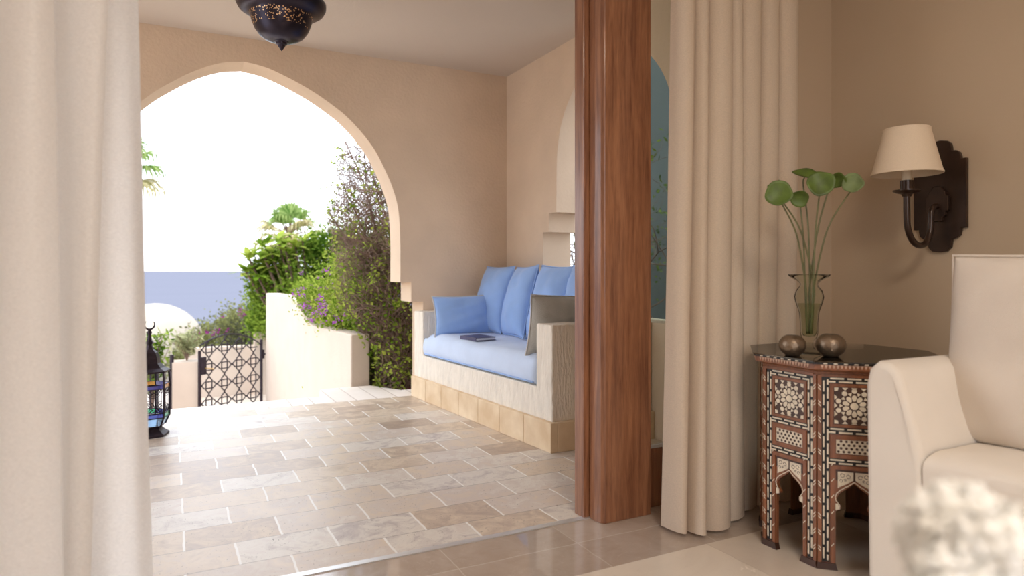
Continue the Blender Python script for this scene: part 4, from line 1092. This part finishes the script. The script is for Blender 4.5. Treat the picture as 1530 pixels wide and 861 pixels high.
def shrub(name, label, cat, base, blobs, n, size, m, seed, stems=5, flowers=None, fm=None, fsize=.03, group=None, asp=.55, nblossom=0):
    rnd = random.Random(seed); t = thing(name, label, cat, base, group=group); B = Vector(base)
    mb = MB(); leaf_cloud(mb, [Vector(p)-B for p in blob_points(blobs,n,rnd)], size, rnd, asp=asp); mb.build('foliage', m, t, recalc=False)
    st = MB()
    for (x,y,z,r,*_) in blobs:
        for _k in range(stems):
            e_ = Vector((x+rnd.gauss(0,r*.45),y+rnd.gauss(0,r*.45),z+rnd.uniform(-.2,.7)*r))-B
            s0 = Vector((rnd.gauss(0,.06),rnd.gauss(0,.06),0)); md = s0.lerp(e_,.5)+Vector((rnd.gauss(0,r*.15),rnd.gauss(0,r*.15),r*.1))
            st.tube(catmull([s0,md,e_],4), [.02*(r/.6)*(1-i/10) for i in range(9)], 5)
    st.build('stems', M['bark'], t)
    if nblossom:
        for k in range(nblossom):
            q = flowers(rnd); f = MB(); leaf_cloud(f, [Vector(q)-B+Vector((rnd.gauss(0,fsize*.8),rnd.gauss(0,fsize*.8),rnd.gauss(0,fsize*.6))) for _ in range(rnd.randint(7,15))], fsize*.95, rnd, asp=.9); f.build('blossom', fm, t, recalc=False)
    return t
# far fringe and mid hedge
shrub('bushy_hedge','Olive green hedge with dull purple tips behind the gate','hedge',(1.0,15.2,-1.5),
      [(.55,15.6,-.72,.50),(1.0,15.3,-.50,.55),(1.5,15.0,-.40,.65),(1.95,14.8,-.15,.65),(.35,14.6,-.95,.4),(1.2,14.3,-.85,.5),(1.8,14.0,-.7,.6),(2.3,14.6,.2,.6)], 16000, .075, M['leaf_olive'], 31, stems=3,
      flowers=lambda r:(r.uniform(.6,2.0),r.uniform(14.3,14.9),r.uniform(-.35,.2)), fm=M['flower_dark'], fsize=.05, nblossom=18)
shrub('leafy_tree','Dense yellow-green bush behind the garden wall under the palm','bush',(2.0,11.4,-1.2),
      [(1.48,11.5,.35,.42),(1.62,11.4,.78,.40),(1.95,11.2,1.02,.42),(2.35,11.2,1.22,.45),(2.75,11.0,1.2,.55),(1.9,10.9,.35,.55),(2.5,10.8,.6,.6),(1.45,11.9,.15,.3),(1.36,11.4,.80,.32),(1.55,11.3,1.08,.26)], 32000, .065, M['leaf_mid'], 32, stems=4,
      flowers=lambda r:(r.uniform(1.25,1.5),r.uniform(11.0,11.3),r.uniform(.4,.85)), fm=M['flower_dark'], fsize=.055, nblossom=5)
# bougainvillea falling over the stair wall
def bf(r):
    if r.random() < .6: 
        t_=r.random(); return (1.17+.28*t_+r.gauss(0,.03), 7.35-1.1*t_+r.gauss(0,.1), .70-.22*t_*r.random()+r.gauss(0,.05))
    return (r.uniform(1.25,1.6), r.uniform(6.4,7.5), r.uniform(.5,1.05))
shrub('bougainvillea','Flowering bougainvillea with purple bracts spilling over the curved stair wall','bush',(1.75,7.0,-.9),
      [(1.42,7.25,.66,.24),(1.50,6.85,.62,.26),(1.62,6.45,.66,.28),(1.65,6.95,.92,.28),(1.85,6.6,.35,.32),(1.37,7.55,.72,.18),(1.9,7.0,.0,.4)], 20000, .036, M['leaf_lime'], 33, stems=4,
      flowers=bf, fm=M['flower'], fsize=.020, nblossom=62)
# climber with bare twigs right of the arch
cl = thing('twiggy_climber','Tall tangled climber of bare brown twigs growing beside the right arch jamb','climber',(1.86,5.74,-.06)); CB=Vector((1.86,5.74,-.06)); rnd=random.Random(44)
tr = MB(); mains = [
 [(1.86,5.70,-.1),(1.84,5.75,.2),(1.79,5.83,.55),(1.72,5.95,.95),(1.68,6.05,1.4),(1.58,6.15,1.85),(1.45,6.28,2.22)],
 [(1.88,5.72,-.1),(1.87,5.78,.3),(1.86,5.85,.75),(1.80,5.95,1.25),(1.72,6.05,1.7),(1.60,6.15,2.05)],
 [(1.85,5.72,-.1),(1.80,5.78,.25),(1.72,5.88,.6),(1.62,6.0,.95),(1.48,6.2,1.25),(1.36,6.4,1.5)],
 [(1.84,5.70,-.1),(1.76,5.75,.15),(1.68,5.82,.35),(1.58,5.9,.5),(1.5,6.0,.62)],
 [(1.90,5.75,-.1),(1.93,5.85,.5),(1.92,5.95,1.1),(1.85,6.05,1.6),(1.75,6.15,2.0)],
 [(1.87,5.70,-.1),(1.84,5.74,.35),(1.78,5.8,.8),(1.66,5.95,1.1),(1.55,6.1,1.45),(1.45,6.25,1.75)]]
tips=[]
for mpts in mains:
    c_=catmull(mpts,6); tr.tube([p-CB for p in c_],[.016-.012*i/len(c_) for i in range(len(c_))],6)
    tips += [(c_[i], (c_[min(i+1,len(c_)-1)]-c_[i-1]).normalized()) for i in range(3,len(c_))]
tr.build('main_stems', M['bark'], cl, smooth=True)
tw=MB(); lf=[]
def inside(p):
    # crown silhouette: leaning column, wider at mid height
    z=p.z
    if z<-.08 or z>2.32: return False
    lo = 1.60 if z<.25 else 1.60-.30*min(1,(z-.25)/.5) if z<.9 else 1.28 if z<1.5 else 1.28+.12*(z-1.5)/.8
    hi = 2.05 if z<1.6 else 2.05-.55*(z-1.6)/.7
    return lo < p.x < hi and 5.52 < p.y < 6.9
def twig(p,d,L,r,depth):
    pts=[p]; k=max(3,int(L/.045))
    for i in range(k):
        d=(d+Vector((rnd.gauss(0,.36),rnd.gauss(0,.36),rnd.gauss(0,.36)+.02))).normalized(); q=pts[-1]+d*(L/k)
        if not inside(q): break
        pts.append(q)
        if depth>0 and rnd.random()<.50:
            twig(q,(d+Vector((rnd.gauss(0,.8),rnd.gauss(0,.8),rnd.gauss(0,.6)))).normalized(),L*rnd.uniform(.45,.8),r*.62,depth-1)
    if len(pts)>2: tw.tube([q-CB for q in pts],[r*(1-.6*i/len(pts)) for i in range(len(pts))],4,cap=False)
    e=pts[-1]
    if rnd.random()<.55: lf.append(e)
for (p,d) in tips:
    for _ in range(3 if p.z < 1.3 else 2):
        dd=(d*.5+Vector((rnd.gauss(-.25,.7),rnd.gauss(0,.6),rnd.gauss(.0,.55)))).normalized()
        twig(p,dd,rnd.uniform(.25,.55),.0048,2)
tw.build('twigs', M['twig'], cl)
mb=MB(); pts=[]
for e in lf:
    dens = .50 if e.z<1.0 else .22 if e.z < 1.6 else .12
    if rnd.random()<dens:
        for _ in range(rnd.randint(2,6)): pts.append(e-CB+Vector((rnd.gauss(0,.025),rnd.gauss(0,.025),rnd.gauss(0,.02))))
leaf_cloud(mb,pts,.036,rnd,asp=.7); mb.build('leaves', M['leaf_lime'], cl, recalc=False)
shrub('leafy_climber','Green leafy shrub low behind the twiggy climber','bush',(1.95,6.9,-.06),[(1.95,6.5,.25,.33),(2.05,6.7,.8,.38),(2.15,6.9,1.3,.34),(2.0,6.1,.0,.25)],6500,.04,M['leaf_dark'],45,stems=3)
mb=MB(); rnd=random.Random(9); leaf_cloud(mb,[(rnd.uniform(1.6,2.0),rnd.uniform(5.48,5.75),-.055+rnd.random()*.02) for _ in range(160)],.03,rnd,up=2,asp=.8)
tag(mb.build('fallen_bracts', M['dustleaf'], recalc=False),'Fallen red bracts scattered on the bed under the climber','fallen petals',kind='stuff')

# frangipani: big leaves on fat stems
fg = thing('frangipani','Frangipani with broad pale leaves poking out left of the bush','tree',(1.75,10.9,-1.0)); FB=Vector((1.75,10.9,-1.0)); rnd=random.Random(5)
st=MB(); lv=MB()
for tip in [(1.10,11.2,1.18),(1.27,11.1,1.36),(1.50,11.0,1.50),(1.65,10.95,1.26),(1.36,11.1,1.08),(1.85,10.9,1.48),(1.2,11.0,.92),(1.05,11.2,.98),(1.40,11.0,1.28),(1.58,10.9,1.42),(1.3,11.0,1.2),(1.75,10.9,1.38)]:
    tv=Vector(tip)-FB; st.tube(catmull([(rnd.gauss(0,.03),0,0),tv*.5+Vector((.15,0,0)),tv],5),[.035-.002*i for i in range(11)],6)
    for k in range(13):
        a=2*pi*k/13+rnd.random()*.3; el=rnd.uniform(-.25,.7); d=Vector((cos(a)*cos(el),sin(a)*cos(el),sin(el))); s_=d.cross(Vector((0,0,1))).normalized(); L=rnd.uniform(.24,.36); u_=s_.cross(d)
        lv.add([tv,tv+d*L*.45+s_*L*.17+u_*.01,tv+d*L*.9+s_*L*.08-u_*.02,tv+d*L-u_*.03,tv+d*L*.9-s_*L*.08-u_*.02,tv+d*L*.45-s_*L*.17+u_*.01],[(0,1,2,3,4,5)])
st.build('branches', M['bark'], fg, smooth=True); lv.build('leaves', M['leaf_lime'], fg, recalc=False)

# palms
def fan_palm(name,label,base,H,nf,R,seed,lean=(0,0),skirt=True,dry=.5):
    rnd=random.Random(seed); t=thing(name,label,'palm tree',base)
    tk=MB(); pts=[(lean[0]*k/8,lean[1]*k/8,H*k/8) for k in range(9)]; tk.tube(pts,[.17 if k<7 else .2 for k in range(9)],10)
    for k in range(60):
        z=H*(1-.012*k) ; a=k*2.4; tk.tube([(lean[0]*z/H+.15*cos(a),lean[1]*z/H+.15*sin(a),z-.08),(lean[0]*z/H+.23*cos(a),lean[1]*z/H+.23*sin(a),z+.04)],[.05,.02],4)
    tk.build('trunk',M['trunkpalm'],t)
    crown=Vector((lean[0],lean[1],H))
    for f in range(nf):
        a=f*2.39996; el=radians(82-115*(f/nf)); d=Vector((cos(a)*cos(el),sin(a)*cos(el),sin(el)))
        pet=R*rnd.uniform(.42,.55); tip=crown+d*pet-Vector((0,0,.05*R)); s_=d.cross(Vector((0,0,1))); s_=s_.normalized() if s_.length>.05 else Vector((1,0,0)); u_=s_.cross(d)
        mb=MB(); mb.cur=0
        mb.tube([crown,crown+d*pet*.6,tip],[.022,.016,.010],4)
        mb.cur=1; isdry = f/nf>dry
        nb=17
        for k in range(nb):
            th=radians(-78+156*k/(nb-1)); bd=(d*cos(th)+s_*sin(th)).normalized(); L=R*rnd.uniform(.50,.62)*(1-.25*abs(th)/1.4); wd=R*.024; nn=bd.cross(u_).normalized()
            p1=tip+bd*L*.5+u_*.02; p2=p1+bd*L*.3-Vector((0,0,L*.22)); p3=p2+bd*L*.10-Vector((0,0,L*.42))
            mb.add([tip,p1+nn*wd,p1-nn*wd,p2+nn*wd*.7,p2-nn*wd*.7,p3],[(0,1,2),(1,3,4,2),(3,5,4)])
        mb.build('frond',[M['bark'],M['frond_dry'] if isdry else M['frond']],t,recalc=False)
    return t
fan_palm('fan_palm','Fan palm with a rough trunk rising behind the bushes','' or (2.83,18.75,-2.0),3.95,22,1.15,3,dry=.38)
fan_palm('fan_palm','Tall palm whose green fronds show beside the left curtain',(-.88,13.9,-1.15),4.0,20,1.0,8,dry=.7)
# shrub on the low pier, plants by the dome, far fringe
def spiky(name,label,base,n,H,spread,m,seed,cat='plant',lw=.018):
    rnd=random.Random(seed); t=thing(name,label,cat,base); mb=MB(); st=MB()
    for k in range(n):
        a=rnd.uniform(0,2*pi); r=rnd.uniform(.2,1)*spread; h=H*rnd.uniform(.6,1); e=Vector((r*cos(a),r*sin(a),h)); md=Vector((e.x*.35,e.y*.35,h*.6))
        c_=catmull([(0,0,0),md,e],4); st.tube(c_,[.008-.0006*i for i in range(len(c_))],4)
        leaf_cloud(mb,[c_[i]+Vector((rnd.gauss(0,.02),rnd.gauss(0,.02),rnd.gauss(0,.02))) for i in range(3,len(c_)) for _ in range(7)],lw*4,rnd,asp=.35)
    st.build('branches',M['twig'],t); mb.build('leaves',m,t,recalc=False); return t
spiky('potted_shrub','Scraggly pale shrub growing above the short cream pier',(.18,9.25,-.117),16,.36,.24,M['leaf_pale'],51)
spiky('garden_plant','Wispy green plant behind the lantern',(-.22,9.75,-.9),14,1.15,.28,M['leaf_mid'],52,lw=.022)
shrub('distant_tree','Pale distant trees on the slope left of the dome','tree',(-1.0,26,-3.4),[(-1.1,26,-1.3,.75),(-.3,27,-1.35,.6),(-1.9,26,-1.2,.8)],2600,.16,M['leaf_pale'],61)
shrub('distant_tree','Low distant greenery along the shore right of the dome','tree',(1.6,30,-4.0),[(.6,30,-1.75,.7),(1.6,30,-1.7,.8),(2.6,30,-1.3,.9)],2600,.18,M['leaf_olive'],62)
# side garden behind the right arch
rnd=random.Random(71)
def bare_tree(base, H, seed, label):
    rnd=random.Random(seed); t=thing('bare_shrub',label,'shrub',base); tw_=MB(); lv_=MB(); tp=[]
    def br(p,d,L,r,dep):
        pts=[Vector(p)]; 
        for i in range(6):
            d=(d+Vector((rnd.gauss(0,.18),rnd.gauss(0,.18),rnd.gauss(0,.15)))).normalized(); q_ = pts[-1]+d*L/6
            if q_.x+base[0] < 3.05 or q_.x+base[0] > 5.25 or q_.y+base[1] < 2.6: break
            pts.append(q_)
            if dep and i>1 and rnd.random()<.6: br(pts[-1],(d+Vector((rnd.gauss(0,.7),rnd.gauss(0,.7),rnd.gauss(.1,.4)))).normalized(),L*.65,r*.6,dep-1)
        if len(pts) < 2: return
        tw_.tube(pts,[r*(1-.09*i) for i in range(len(pts))],5); tp.append(pts[-1])
    for _ in range(9): br((0,0,0),Vector((rnd.gauss(0,.3),rnd.gauss(0,.3),1)).normalized(),H*.6,.014,3)
    leaf_cloud(lv_,[p+Vector((rnd.gauss(0,.05),rnd.gauss(0,.05),rnd.gauss(0,.05))) for p in tp if p.x+base[0]>3.15 for _ in range(5)],.05,rnd)
    tw_.build('branches',M['bark'],t,smooth=True); lv_.build('leaves',M['leaf_dark'],t,recalc=False)
bare_tree((4.05,4.75,-.05),2.6,72,'Thin bare shrub behind the side arch seen through the door glass')
bare_tree((4.3,6.5,-.05),2.0,73,'Thin bare shrub behind the side arch, left of the timber post')
win = thing('arch_window','Tinted glass pane closing the near part of the side arch','window',(2.72,3.5,.69))
mb=MB(); c_=catmull([(x,z,0) for x,z in r2l[::-1]],4)
pl=[(3.63,.69)]+[(3.63,2.55)]+[(p[0]+.001,p[1]) for p in c_[1:]]
mb.frame_prism([(u-3.5,v-.69) for u,v in pl], lambda u,v:(.0,u,v), lambda u,v:(.006,u,v)); mb.build('glass_pane', M['arch_pane'], win)
mb=MB(); mb.box(-.012,.018,.13,.155,0,1.84); mb.build('frame_bar', M['iron'], win)
